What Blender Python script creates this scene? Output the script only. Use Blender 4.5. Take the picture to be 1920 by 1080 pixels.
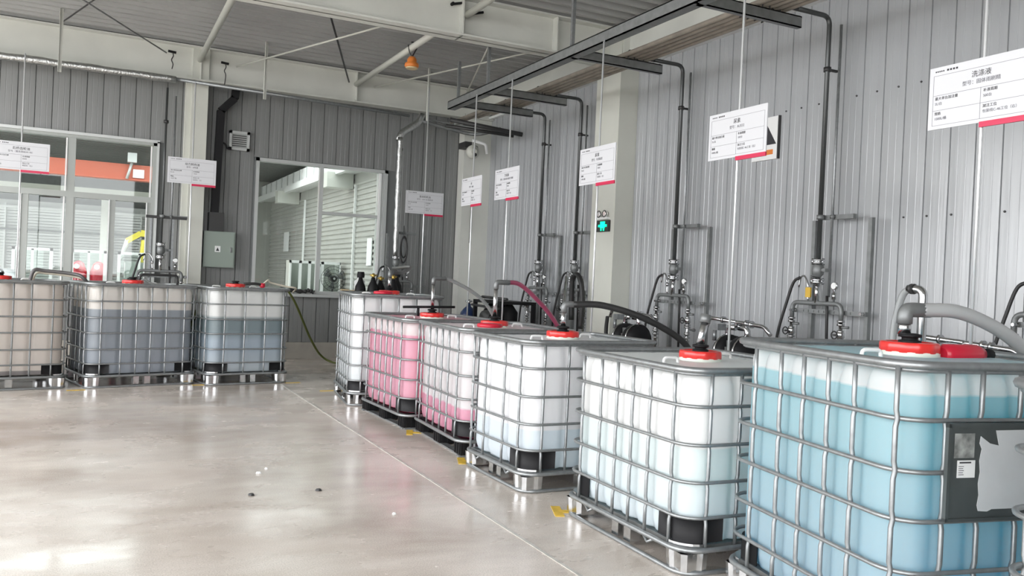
import bpy, math, random
from mathutils import Vector, Matrix
random.seed(7)
C = bpy.context.scene.collection
for o in list(bpy.data.objects): bpy.data.objects.remove(o)
PI = math.pi; R = math.radians

# ------------------------------------------------------------ camera, sky, exposure
cam_d = bpy.data.cameras.new('camera'); cam = bpy.data.objects.new('camera', cam_d); C.objects.link(cam)
cam_d.sensor_width = 36; cam_d.lens = 1581.24/1920*36; cam_d.clip_start = .05; cam_d.clip_end = 200
psi, pit, rol = 0.4629987, -0.00695015, 0.0449608
cf = Vector((math.sin(psi)*math.cos(pit), math.cos(psi)*math.cos(pit), math.sin(pit)))
r0 = Vector((math.cos(psi), -math.sin(psi), 0)); u0 = r0.cross(cf)
r1 = r0*math.cos(rol)+u0*math.sin(rol); u1 = -r0*math.sin(rol)+u0*math.cos(rol)
m = Matrix((r1, u1, -cf)).transposed().to_4x4(); m.translation = (0, 0, 1.36626); cam.matrix_world = m
S = bpy.context.scene; S.camera = cam
w = bpy.data.worlds.new('overcast_sky'); S.world = w; w.use_nodes = True
bg = w.node_tree.nodes['Background']; bg.inputs[0].default_value = (.975, .98, 1, 1); bg.inputs[1].default_value = 2.9
S.view_settings.view_transform = 'Standard'; S.view_settings.look = 'None'
S.view_settings.exposure = 1.15; S.view_settings.gamma = 1; S.view_settings.use_curve_mapping = False

# ------------------------------------------------------------ materials
def nt(name):
    mt = bpy.data.materials.new(name); mt.use_nodes = True; t = mt.node_tree
    return mt, t, t.nodes['Principled BSDF']
def mat(name, col, rough=.5, metal=0, noise=0, nscale=6, bump=0, bscale=60, coat=0, crough=.2, emit=0, spec=.5, alpha=1, trans=0, stretch=(1, 1, 1), rvar=0):
    mt, t, b = nt(name); b.inputs['Base Color'].default_value = (*col, 1); b.inputs['Roughness'].default_value = rough
    b.inputs['Metallic'].default_value = metal; b.inputs['Coat Weight'].default_value = coat; b.inputs['Coat Roughness'].default_value = crough
    b.inputs['Specular IOR Level'].default_value = spec; b.inputs['Alpha'].default_value = alpha; b.inputs['Transmission Weight'].default_value = trans
    if emit: b.inputs['Emission Color'].default_value = (*col, 1); b.inputs['Emission Strength'].default_value = emit
    if noise or bump or rvar:
        tc = t.nodes.new('ShaderNodeTexCoord'); mp = t.nodes.new('ShaderNodeMapping'); mp.inputs['Scale'].default_value = stretch
        t.links.new(tc.outputs['Object'], mp.inputs[0])
    if noise or rvar:
        n = t.nodes.new('ShaderNodeTexNoise'); n.inputs['Scale'].default_value = nscale; n.inputs['Detail'].default_value = 5
        t.links.new(mp.outputs[0], n.inputs['Vector'])
        if noise:
            r = t.nodes.new('ShaderNodeMapRange'); r.inputs[1].default_value = .3; r.inputs[2].default_value = .7
            r.inputs[3].default_value = 1-noise; r.inputs[4].default_value = 1+noise; t.links.new(n.outputs['Fac'], r.inputs[0])
            mx = t.nodes.new('ShaderNodeVectorMath'); mx.operation = 'SCALE'; mx.inputs[0].default_value = col
            t.links.new(r.outputs[0], mx.inputs['Scale']); t.links.new(mx.outputs[0], b.inputs['Base Color'])
        if rvar:
            r = t.nodes.new('ShaderNodeMapRange'); r.inputs[1].default_value = .3; r.inputs[2].default_value = .7
            r.inputs[3].default_value = max(.02, rough-rvar); r.inputs[4].default_value = rough+rvar
            t.links.new(n.outputs['Fac'], r.inputs[0]); t.links.new(r.outputs[0], b.inputs['Roughness'])
    if bump:
        n2 = t.nodes.new('ShaderNodeTexNoise'); n2.inputs['Scale'].default_value = bscale; n2.inputs['Detail'].default_value = 3
        t.links.new(mp.outputs[0], n2.inputs['Vector'])
        bp = t.nodes.new('ShaderNodeBump'); bp.inputs['Strength'].default_value = bump; bp.inputs['Distance'].default_value = .01
        t.links.new(n2.outputs['Fac'], bp.inputs['Height']); t.links.new(bp.outputs[0], b.inputs['Normal'])
    return mt
M = {}
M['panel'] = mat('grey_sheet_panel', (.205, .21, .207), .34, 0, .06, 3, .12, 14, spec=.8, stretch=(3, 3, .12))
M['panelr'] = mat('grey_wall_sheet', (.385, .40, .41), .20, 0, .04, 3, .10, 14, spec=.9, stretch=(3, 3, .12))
M['seam'] = mat('dark_joint', (.17, .18, .18), .6)
M['roof'] = mat('roof_sheet', (.40, .405, .395), .45, .1, .06, 2)
M['beam'] = mat('cream_grey_paint', (.66, .67, .62), .55, 0, .06, 2)
M['column'] = mat('column_paint', (.60, .61, .55), .5, 0, .04, 2)
M['kerb'] = mat('kerb_concrete', (.36, .34, .30), .8, 0, .15, 4)
M['alu'] = mat('window_aluminium', (.55, .57, .56), .35, .3)
M['alud'] = mat('window_frame_grey', (.36, .38, .36), .4, .2)
M['galv'] = mat('galvanised_tube', (.30, .315, .32), .40, .7, .12, 30)
M['galvd'] = mat('dull_grey_steel', (.22, .23, .23), .5, .5, .12, 14)
M['dkpipe'] = mat('dark_grey_pipe', (.085, .09, .09), .35, .5)
M['seaml'] = mat('wall_joint', (.30, .31, .32), .6)
M['dark'] = mat('dark_steel', (.045, .045, .045), .5, .3)
M['steel'] = mat('polished_steel', (.62, .63, .64), .18, 1, .1, 20)
M['foil'] = mat('foil_wrap', (.55, .56, .55), .32, 1, .15, 30, .8, 45)
M['brown'] = mat('dusty_brown_pipe', (.36, .32, .27), .5, .2, .2, 8)
M['black'] = mat('black_plastic', (.012, .012, .013), .5, spec=.2)
M['blackr'] = mat('black_rubber', (.02, .02, .02), .5)
M['red'] = mat('red_plastic', (.72, .035, .03), .3, coat=.3)
M['redd'] = mat('deep_red_plastic', (.55, .015, .04), .3)
M['white'] = mat('white_board', (.60, .61, .63), .4)
M['ink'] = mat('printed_ink', (.03, .03, .035), .6)
M['inkg'] = mat('grey_print', (.16, .16, .18), .6)
M['pinkred'] = mat('crimson_stripe', (.55, .015, .07), .4)
M['rod'] = mat('white_steel_rod', (.75, .77, .78), .3, .5)
M['yellow'] = mat('yellow_tape', (.66, .44, .05), .5, 0, .25, 12)
M['linew'] = mat('worn_white_line', (.52, .50, .46), .35, 0, .2, 12)
M['orange'] = mat('orange_lamp_body', (.72, .22, .04), .4)
M['green'] = mat('lit_green_sign', (.0, .75, .33), .5, emit=1.0)
M['cabgreen'] = mat('grey_green_cabinet', (.27, .32, .28), .4)
M['brass'] = mat('brass', (.6, .42, .12), .35, .9)
M['blue'] = mat('dark_blue_paint', (.01, .025, .08), .35)
M['cream'] = mat('cream_hose', (.6, .55, .45), .5)
M['clear'] = mat('clear_hose', (.55, .57, .57), .25, trans=.55, spec=.6)
M['grhose'] = mat('grey_clear_hose', (.36, .37, .37), .3, coat=.5)
M['pinkh'] = mat('wine_red_hose', (.33, .06, .12), .3, coat=.4)
M['dkhose'] = mat('grey_black_hose', (.10, .095, .095), .35)
M['gold'] = mat('ochre_tag', (.62, .40, .05), .5)
M['mirror'] = mat('lamp_reflector', (.8, .8, .8), .15, .8)
M['siding'] = mat('siding_sheet', (.40, .40, .37), .5, 0, .05, 3)
M['blind'] = mat('pale_shutter', (.74, .75, .74), .5)
M['roofd'] = mat('dark_far_roof', (.20, .21, .20), .6)
M['craneo'] = mat('orange_red_paint', (.50, .12, .07), .5)
M['robot'] = mat('yellow_paint', (.85, .72, .10), .4)
M['wh'] = mat('white_paint', (.82, .83, .82), .4)
M['timber'] = mat('pale_timber', (.62, .50, .30), .6)
M['grass'] = mat('hose_yellow_green', (.10, .12, .025), .5)
M['ground'] = mat('outside_concrete', (.50, .49, .47), .8, 0, .08, 2)
M['plate'] = mat('scuffed_grey_plate', (.075, .085, .085), .38, .3, .15, 9)
M['scuff'] = mat('glue_residue', (.24, .25, .24), .6, 0, .6, 26)
M['paper'] = mat('torn_paper', (.58, .60, .61), .55, 0, .06, 7)
M['screw'] = mat('dark_screw', (.05, .05, .05), .5)
M['neck'] = mat('pale_green_white_plastic', (.72, .76, .68), .4)
mt, t, b = nt('window_glass'); t.nodes.remove(b)
tr = t.nodes.new('ShaderNodeBsdfTransparent'); tr.inputs[0].default_value = (.90, .94, .92, 1)
gl = t.nodes.new('ShaderNodeBsdfGlossy'); gl.inputs['Roughness'].default_value = .02
fr = t.nodes.new('ShaderNodeFresnel'); fr.inputs[0].default_value = 1.5
ms = t.nodes.new('ShaderNodeMixShader'); t.links.new(fr.outputs[0], ms.inputs[0]); t.links.new(tr.outputs[0], ms.inputs[1]); t.links.new(gl.outputs[0], ms.inputs[2])
t.links.new(ms.outputs[0], t.nodes['Material Output'].inputs[0]); M['glass'] = mt

# polished damp concrete floor
mt, t, b = nt('polished_concrete'); L = t.links
tc = t.nodes.new('ShaderNodeTexCoord')
def noise(sc, det=6, st=(1, 1, 1), dist=0):
    mp = t.nodes.new('ShaderNodeMapping'); mp.inputs['Scale'].default_value = st; L.new(tc.outputs['Object'], mp.inputs[0])
    n = t.nodes.new('ShaderNodeTexNoise'); n.inputs['Scale'].default_value = sc; n.inputs['Detail'].default_value = det; n.inputs['Distortion'].default_value = dist
    n.inputs['Roughness'].default_value = .62
    L.new(mp.outputs[0], n.inputs['Vector']); return n
def ramp(src, stops):
    r = t.nodes.new('ShaderNodeValToRGB'); e = r.color_ramp.elements
    e[0].position, e[0].color = stops[0][0], (*stops[0][1], 1); e[1].position, e[1].color = stops[-1][0], (*stops[-1][1], 1)
    for p, c in stops[1:-1]:
        x = e.new(p); x.color = (*c, 1)
    L.new(src.outputs['Fac'], r.inputs[0]); return r
n1 = noise(.45, 5, (1, 1.6, 1), .3); n2 = noise(26, 4); n3 = noise(1.1, 6, (1, 2.2, 1), .35); n4 = noise(140, 2)
c1 = ramp(n1, [(.3, (.50, .435, .39)), (.5, (.66, .60, .54)), (.7, (.76, .71, .65))])
c3 = ramp(n3, [(.30, (.80, .77, .74)), (.55, (1, 1, 1)), (.75, (1.12, 1.12, 1.12))])
c2 = ramp(n4, [(.35, (.80, .79, .78)), (.6, (1.06, 1.06, 1.06))])
def mul(a, bb):
    x = t.nodes.new('ShaderNodeMix'); x.data_type = 'RGBA'; x.blend_type = 'MULTIPLY'; x.inputs[0].default_value = 1
    L.new(a, x.inputs[6]); L.new(bb, x.inputs[7]); return x.outputs[2]
L.new(mul(mul(c1.outputs[0], c3.outputs[0]), c2.outputs[0]), b.inputs['Base Color'])
rr = t.nodes.new('ShaderNodeMapRange'); rr.inputs[1].default_value = .35; rr.inputs[2].default_value = .66; rr.inputs[3].default_value = .10; rr.inputs[4].default_value = .38
n5 = noise(.9, 5, (1, 1.5, 1), .3); L.new(n5.outputs['Fac'], rr.inputs[0]); L.new(rr.outputs[0], b.inputs['Roughness'])
b.inputs['Specular IOR Level'].default_value = .9
bp = t.nodes.new('ShaderNodeBump'); bp.inputs['Strength'].default_value = .05; bp.inputs['Distance'].default_value = .01
nb = noise(7, 4, (1, 1, 1), .4); L.new(nb.outputs['Fac'], bp.inputs['Height']); L.new(bp.outputs[0], b.inputs['Normal'])
M['floor'] = mt

# milky plastic bottle with the liquid showing through up to its level (z in object space)
def bottle_mat(name, upper, bands, tf=.36):
    mt, t, b = nt(name); L = t.links
    tc = t.nodes.new('ShaderNodeTexCoord'); sp = t.nodes.new('ShaderNodeSeparateXYZ'); L.new(tc.outputs['Object'], sp.inputs[0])
    def chain(k):
        prev = t.nodes.new('ShaderNodeRGB'); prev.outputs[0].default_value = (*upper, 1); cur = prev.outputs[0]
        for z, cols, soft in bands:
            mr = t.nodes.new('ShaderNodeMapRange'); mr.inputs[1].default_value = z+soft; mr.inputs[2].default_value = z-soft
            L.new(sp.outputs['Z'], mr.inputs[0])
            x = t.nodes.new('ShaderNodeMix'); x.data_type = 'RGBA'; L.new(mr.outputs[0], x.inputs[0]); L.new(cur, x.inputs[6]); x.inputs[7].default_value = (*cols[k], 1); cur = x.outputs[2]
        return cur
    L.new(chain(0), b.inputs['Base Color']); b.inputs['Roughness'].default_value = .42; b.inputs['Coat Weight'].default_value = .5; b.inputs['Coat Roughness'].default_value = .3
    tl = t.nodes.new('ShaderNodeBsdfTranslucent'); L.new(chain(1), tl.inputs['Color'])
    ms = t.nodes.new('ShaderNodeMixShader'); ms.inputs[0].default_value = tf; L.new(b.outputs[0], ms.inputs[1]); L.new(tl.outputs[0], ms.inputs[2])
    L.new(ms.outputs[0], t.nodes['Material Output'].inputs[0])
    return mt

# ------------------------------------------------------------ mesh builder
class MB:
    def __init__(s): s.v = []; s.f = []; s.sm = []; s.mi = []
    def add(s, vs, fs, smooth=False, mi=0):
        k = len(s.v); s.v += [tuple(p) for p in vs]
        for f in fs: s.f.append([k+i for i in f]); s.sm.append(smooth); s.mi.append(mi)
        return s
    def box(s, x0, x1, y0, y1, z0, z1, mi=0):
        vs = [(x, y, z) for z in (z0, z1) for y in (y0, y1) for x in (x0, x1)]
        return s.add(vs, [(0, 2, 3, 1), (4, 5, 7, 6), (0, 1, 5, 4), (2, 6, 7, 3), (0, 4, 6, 2), (1, 3, 7, 5)], mi=mi)
    def bar(s, p, q, w_, h_, up=(0, 0, 1)):
        p = Vector(p); q = Vector(q); d = (q-p).normalized(); u = Vector(up)
        if abs(d.dot(u)) > .95: u = Vector((1, 0, 0))
        a = d.cross(u).normalized()*w_/2; b_ = a.cross(d).normalized()*h_/2
        vs = [c+sa*a+sb*b_ for c in (p, q) for sa, sb in ((-1, -1), (1, -1), (1, 1), (-1, 1))]
        return s.add(vs, [(0, 1, 2, 3), (7, 6, 5, 4), (0, 4, 5, 1), (1, 5, 6, 2), (2, 6, 7, 3), (3, 7, 4, 0)])
    def tube(s, pts, r, n=8, closed=False, caps=True):
        P = [Vector(p) for p in pts]; N = len(P); rs = r if isinstance(r, (list, tuple)) else [r]*N
        tan = []
        for i in range(N):
            a = P[(i-1) % N] if (closed or i > 0) else P[i]; c = P[(i+1) % N] if (closed or i < N-1) else P[i]
            tan.append((c-a).normalized())
        u = Vector((0, 0, 1)) if abs(tan[0].z) < .9 else Vector((1, 0, 0)); u = (u-tan[0]*u.dot(tan[0])).normalized()
        vs = []
        for i in range(N):
            u = (u-tan[i]*u.dot(tan[i])); u = u.normalized() if u.length > 1e-6 else tan[i].orthogonal().normalized()
            v = tan[i].cross(u)
            for k in range(n):
                a = 2*PI*k/n; vs.append(P[i]+(u*math.cos(a)+v*math.sin(a))*rs[i])
        fs = []
        for i in range(N if closed else N-1):
            j = (i+1) % N
            for k in range(n): fs.append((i*n+k, i*n+(k+1) % n, j*n+(k+1) % n, j*n+k))
        s.add(vs, fs, True)
        if caps and not closed:
            k0 = len(s.v)-len(vs); s.f.append([k0+k for k in range(n)][::-1]); s.sm.append(False); s.mi.append(0)
            s.f.append([k0+(N-1)*n+k for k in range(n)]); s.sm.append(False); s.mi.append(0)
        return s
    def cyl(s, p, q, r, n=12, r2=None): return s.tube([p, q], [r, r if r2 is None else r2], n)
    def lathe(s, prof, c=(0, 0, 0), n=16, ax='z', cap=True):
        vs = []
        for (r, h) in prof:
            for k in range(n):
                a = 2*PI*k/n; x, y = r*math.cos(a), r*math.sin(a)
                vs.append({'z': (c[0]+x, c[1]+y, c[2]+h), 'y': (c[0]+x, c[1]+h, c[2]+y), 'x': (c[0]+h, c[1]+x, c[2]+y)}[ax])
        fs = [(i*n+k, i*n+(k+1) % n, (i+1)*n+(k+1) % n, (i+1)*n+k) for i in range(len(prof)-1) for k in range(n)]
        if ax == 'y': fs = [f[::-1] for f in fs]
        s.add(vs, fs, True)
        if cap:
            k0 = len(s.v)-len(vs); s.f.append([k0+k for k in range(n)][::-1]); s.sm.append(False); s.mi.append(0)
            e = k0+(len(prof)-1)*n; s.f.append([e+k for k in range(n)]); s.sm.append(False); s.mi.append(0)
        return s
    def mesh(s, name, mats):
        me = bpy.data.meshes.new(name); me.from_pydata(s.v, [], s.f)
        for x in (mats if isinstance(mats, (list, tuple)) else [mats]): me.materials.append(x)
        me.polygons.foreach_set('use_smooth', s.sm); me.polygons.foreach_set('material_index', s.mi); me.update(); return me
def link(name, me, parent=None, loc=None, rz=0):
    o = bpy.data.objects.new(name, me); C.objects.link(o)
    if parent: o.parent = parent
    if loc is not None: o.location = loc
    if rz: o.rotation_euler = (0, 0, rz)
    return o
def part(name, mb, m_, parent, label=None):
    o = link(name, mb.mesh(name, M[m_] if isinstance(m_, str) else m_), parent)
    if label: o['label'] = label
    return o
def tag(o, label, cat, group=None):
    o['label'] = label; o['category'] = cat
    if group: o['group'] = group
    return o
def thing(name, label, cat, loc=(0, 0, 0), rz=0, group=None):
    o = bpy.data.objects.new(name, None); o.empty_display_size = .1; C.objects.link(o); o.location = loc; o.rotation_euler = (0, 0, rz)
    return tag(o, label, cat, group)
def struct(name, mb, m_, parent=None):
    o = part(name, mb, m_, parent)
    if not parent: o['kind'] = 'structure'
    return o
def rrect(x0, x1, y0, y1, r, z, k=5):
    p = []
    for cx, cy, a0 in ((x1-r, y1-r, 0), (x0+r, y1-r, 90), (x0+r, y0+r, 180), (x1-r, y0+r, 270)):
        for i in range(k+1):
            a = R(a0+90*i/k); p.append((cx+r*math.cos(a), cy+r*math.sin(a), z))
    return p
def smooth(pts, n=6):
    P = [Vector(p) for p in pts]; out = []
    for i in range(len(P)-1):
        a = P[i-1] if i else P[i]*2-P[i+1]; b, c = P[i], P[i+1]; d = P[i+2] if i+2 < len(P) else P[i+1]*2-P[i]
        for k in range(n):
            t = k/n; out.append(.5*((2*b)+(c-a)*t+(2*a-5*b+4*c-d)*t*t+(-a+3*b-3*c+d)*t**3))
    out.append(P[-1]); return out
def bend(pts, r=.06, k=4):
    P = [Vector(p) for p in pts]; out = [P[0]]
    for i in range(1, len(P)-1):
        a = (P[i-1]-P[i]); c = (P[i+1]-P[i]); rr_ = min(r, a.length*.49, c.length*.49); a = a.normalized()*rr_; c = c.normalized()*rr_
        for j in range(k+1):
            t = j/k; out.append(P[i]+a*(1-t)**2+c*t*t)
    out.append(P[-1]); return out

# ------------------------------------------------------------ the setting
XR, YB = 6.1, 13.5
struct('floor', MB().box(-7, 6.4, -4, 13.8, -.1, 0), 'floor')
g = MB().box(-60, -7, -40, 60, -.14, -.02).box(-7, 40, 13.8, 60, -.14, -.02).box(-7, 40, -40, -4, -.14, -.02); o = struct('ground_outside', g, 'ground')
# roof: trapezoidal sheet with ribs along x
mb = MB(); prof = []
y = -4.0
while y < 13.9:
    prof += [(y, 4.71), (y+.11, 4.71), (y+.125, 4.65), (y+.185, 4.65), (y+.20, 4.71)]; y += .22
vs = [(x, a, b_) for x in (-4.4, 6.4) for a, b_ in prof]; n_ = len(prof)
mb.add(vs, [(i, n_+i, n_+i+1, i+1) for i in range(n_-1)]); mb.box(-4.4, 6.4, -4, 13.9, 4.78, 4.82)
struct('ceiling', mb, 'roof')
# back wall backing with window holes, then panels
W1 = (-3.2, .80, 1.03, 3.18); W2 = (2.22, 4.34, 1.03, 3.12)
def wall_grid(mb, xs, zs, holes, y0, y1):
    for i in range(len(xs)-1):
        for j in range(len(zs)-1):
            cx, cz = (xs[i]+xs[i+1])/2, (zs[j]+zs[j+1])/2
            if any(h[0] < cx < h[1] and h[2] < cz < h[3] for h in holes): continue
            mb.box(xs[i], xs[i+1], y0, y1, zs[j], zs[j+1])
mb = MB(); wall_grid(mb, [-7, W1[0], W1[1], W2[0], W2[1], 6.2], [0, 1.03, 3.12, 3.18, 4.75], [W1, W2, (W1[0], W1[1], 3.1, 3.2)], 13.53, 13.72)
wb = struct('wall_back', mb, 'seam')
def panel_mesh(name, wd, z0, z1, m_, depth=.016):
    # one sheet panel: folded edges, two faint stiffening folds, outward = -y
    pr = [(.002, 0), (.006, -depth), (wd*.31, -depth-.001), (wd*.33, -depth+.0015), (wd*.35, -depth-.001), (wd*.65, -depth-.001), (wd*.67, -depth+.0015), (wd*.69, -depth-.001), (wd-.006, -depth), (wd-.002, 0)]
    mb = MB(); vs = [(x, y_, z) for z in (z0, z1) for x, y_ in pr]; n = len(pr)
    mb.add(vs, [(i, i+1, n+i+1, n+i) for i in range(n-1)]); mb.add([(x, y_, z0) for x, y_ in pr], [list(range(n))]); mb.add([(x, y_, z1) for x, y_ in pr], [list(range(n))])
    return mb.mesh(name, M[m_])
PW = .2125
pm = {}
x = -6.95
while x < 6.0:
    segs = [(.26, 4.2)]
    for h in (W1, W2):
        if x+PW > h[0]+.02 and x < h[1]-.02: segs = [(.26, h[2]-.01), (h[3]+.01, 4.2)]
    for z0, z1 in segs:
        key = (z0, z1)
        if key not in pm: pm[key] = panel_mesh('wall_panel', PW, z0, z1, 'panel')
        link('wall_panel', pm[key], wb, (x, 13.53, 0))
    x += PW
struct('kerb_back', MB().box(-7, 6.1, 13.44, 13.55, 0, .26), 'kerb')
wr = struct('wall_right', MB().box(6.116, 6.3, -4, 13.72, 0, 4.75), 'seaml')
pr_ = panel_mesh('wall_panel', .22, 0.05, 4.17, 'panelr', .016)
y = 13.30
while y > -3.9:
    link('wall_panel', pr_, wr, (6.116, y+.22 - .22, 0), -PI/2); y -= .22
struct('trim_right', MB().box(6.03, 6.12, -4, 13.4, 4.15, 4.19), 'wh')
struct('wall_rear_blocker', MB().box(1.2, 6.3, -4.25, -4.2, 0, 4.8), 'panel')  # unseen partial wall, added to cut the light on the tank fronts
struct('beam_rear', MB().box(-7, 6.3, -4.2, -4, 4.2, 4.8), 'beam')
# corner column box, wall columns
struct('column_corner', MB().box(5.60, 6.10, 13.28, 13.53, 0, 4.2), M['cabgreen'] and 'beam')
struct('column_right', MB().box(5.83, 6.12, 8.90, 9.45, 0, 4.62), 'column')
struct('column_back', MB().box(1.225, 1.45, 13.24, 13.5, 0, 4.60).box(1.15, 1.225, 13.30, 13.5, 0, 4.2), 'column')
def ibeam(name, axis, a0, a1, c, z0, z1, fw, m_='beam', stiff=()):
    mb = MB(); t_ = .02
    if axis == 'x':
        mb.box(a0, a1, c-.01, c+.01, z0, z1).box(a0, a1, c-fw/2, c+fw/2, z0, z0+t_).box(a0, a1, c-fw/2, c+fw/2, z1-t_, z1)
        for s_ in stiff: mb.box(s_-.008, s_+.008, c-fw/2+.01, c+fw/2-.01, z0, z1)
    else:
        mb.box(c-.01, c+.01, a0, a1, z0, z1).box(c-fw/2, c+fw/2, a0, a1, z0, z0+t_).box(c-fw/2, c+fw/2, a0, a1, z1-t_, z1)
        for s_ in stiff: mb.box(c-fw/2+.01, c+fw/2-.01, s_-.008, s_+.008, z0, z1)
    return struct(name, mb, m_)
ibeam('beam_back', 'x', -7, 6.1, 13.32, 4.12, 4.62, .24, stiff=(3.68, 1.33))
ibeam('beam_girder', 'x', -7, 5.95, 9.2, 4.20, 4.66, .26, stiff=(-1.0, 1.2, 3.75, 5.0))
ibeam('beam_right', 'y', -4, 13.4, 5.95, 4.22, 4.62, .22, stiff=(4.5, 6.8, 8.9))

# windows
def window(name, x0, x1, z0, z1, vm, rails, fm, panes, y=13.53, wd=.05):
    fr_ = MB(); f = .05
    fr_.box(x0, x1, y-.05, y+.10, z1-f, z1).box(x0, x1, y-.05, y+.10, z0, z0+f).box(x0, x0+f, y-.05, y+.10, z0, z1).box(x1-f, x1, y-.05, y+.10, z0, z1)
    o = struct(name, fr_, fm)
    for a, b_, lo, hi, dp in vm: part('mullion', MB().box(a, b_, y-.04+dp, y+.06+dp, lo, hi), fm, o)
    for a, b_, lo, hi in rails: part('transom', MB().box(a, b_, y-.045, y+.065, lo, hi), fm, o)
    for a, b_, lo, hi in panes: part('pane', MB().box(a, b_, y+.015, y+.021, lo, hi), 'glass', o)
    return o
vm = [(-.36, -.26, 1.06, 3.14, 0), (-.90, -.82, 1.06, 2.30, .01), (.205, .275, 1.06, 2.30, .01), (.70, .76, 1.06, 2.3, .01), (-.26, -.24, 1.06, 2.30, .01), (-1.45, -1.35, 1.06, 3.14, 0), (-2.5, -2.4, 1.06, 3.14, 0)]
rails = [(-3.15, .76, 2.29, 2.37)]
panes = [(-3.15, -2.45, 1.06, 2.33), (-2.45, -1.40, 1.06, 2.33), (-1.40, -.86, 1.06, 2.33), (-.86, -.31, 1.06, 2.33), (-.31, .24, 1.06, 2.33), (.24, .76, 1.06, 2.33), (-3.15, -1.40, 2.33, 3.14), (-1.40, -.31, 2.33, 3.14), (-.31, .76, 2.33, 3.14)]
w1 = window('window_1', *W1, vm, rails, 'alud', panes)
for a, b_, lo, hi in ((-.385, -.365, 2.37, 3.12), (.715, .735, 2.37, 3.12), (-.395, -.375, 1.08, 2.29), (-.925, -.905, 1.08, 2.29), (.185, .20, 1.08, 2.29), (.68, .695, 1.08, 2.29)):
    part('glazing_strip', MB().box(a, b_, 13.475, 13.50, lo, hi), 'wh', w1)
part('window_trim', MB().box(W1[0]-.04, W1[1]+.03, 13.45, 13.49, 3.17, 3.21).box(W1[1], W1[1]+.03, 13.45, 13.49, 1.0, 3.19), 'alu', w1)
w2 = window('window_2', *W2, [(3.215, 3.275, 1.06, 3.08, 0), (4.20, 4.31, 1.06, 3.08, .05)], [(3.245, 4.25, 2.315, 2.365)], 'alu', [(2.26, 3.245, 1.06, 3.08), (3.245, 4.25, 1.06, 3.08)])
part('window_sill', MB().box(W2[0]-.03, W2[1]+.03, 13.38, 13.54, .985, 1.03), 'alu', w2)
part('jamb_strip', MB().box(4.19, 4.23, 13.47, 13.50, 1.06, 3.06), 'wh', w2)

# floor markings
tag(part('floor_line', MB().box(2.098, 2.117, -3, 10.4, .0005, .0035), 'linew', None), 'thin pale line running straight along the concrete floor in front of the tanks', 'floor line')
def tmark(x, y, a, lab):
    mb = MB(); mb.box(-.11, .11, -.028, .028, .0005, .004).box(-.028, .028, -.14, -.028, .0005, .004)
    o = part('floor_mark', mb, 'yellow', None); o.location = (x, y, 0); o.rotation_euler = (0, 0, a)
    return tag(o, lab, 'floor marking', 'yellow tape marks on the floor')
tmark(2.56, 7.02, R(70), 'yellow tape corner mark on the floor at the foot of the full pink tank')
tmark(2.55, 5.83, R(70), 'yellow tape corner mark at the foot of the nearly empty pink tank')
tmark(2.56, 4.38, R(68), 'biggest yellow tape mark, on the floor between the two nearest pale blue tanks')
for x, y, lb in ((-.10, 10.13, 'yellow tape mark on the floor between the two leftmost tanks'), (1.19, 10.42, 'yellow tape mark on the floor between the two grey blue tanks'), (2.28, 10.52, 'faint yellow tape mark right of the back row tanks'), (2.52, 9.75, 'faint yellow tape mark at the corner of the farthest tank in the right row')):
    o = part('floor_mark', MB().box(-.09, .09, -.022, .022, .0005, .004), 'yellow', None); o.location = (x, y, 0); o.rotation_euler = (0, 0, R(8)); tag(o, lb, 'floor marking', 'yellow tape marks on the floor')
def scrap(x, y, r, m_, lab, nm='paper_scrap'):
    mb = MB(); k = 7; top = []
    for z, q in ((.001, 1), (.012, .7)):
        top += [(x+math.cos(2*PI*i/k)*r*q*(1+.5*math.sin(i*2.3)), y+math.sin(2*PI*i/k)*r*q, z) for i in range(k)]
    mb.add(top, [[i, (i+1) % k, k+(i+1) % k, k+i] for i in range(k)]+[[k+i for i in range(k)]])
    tag(part(nm, mb, m_, None), lab, 'litter')
scrap(1.06, 5.82, .016, 'wh', 'larger white crumb lying on the open floor'); scrap(1.13, 5.93, .010, 'wh', 'small white crumb just behind the larger one on the floor')
scrap(.92, 5.26, .018, 'dark', 'dark scrap on the open floor, left one', 'dark_scrap'); scrap(1.33, 5.26, .018, 'dark', 'dark scrap on the open floor, right one', 'dark_scrap')
scrap(1.61, 4.61, .010, 'wh', 'pale crumb on the floor close to the thin line')

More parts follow.
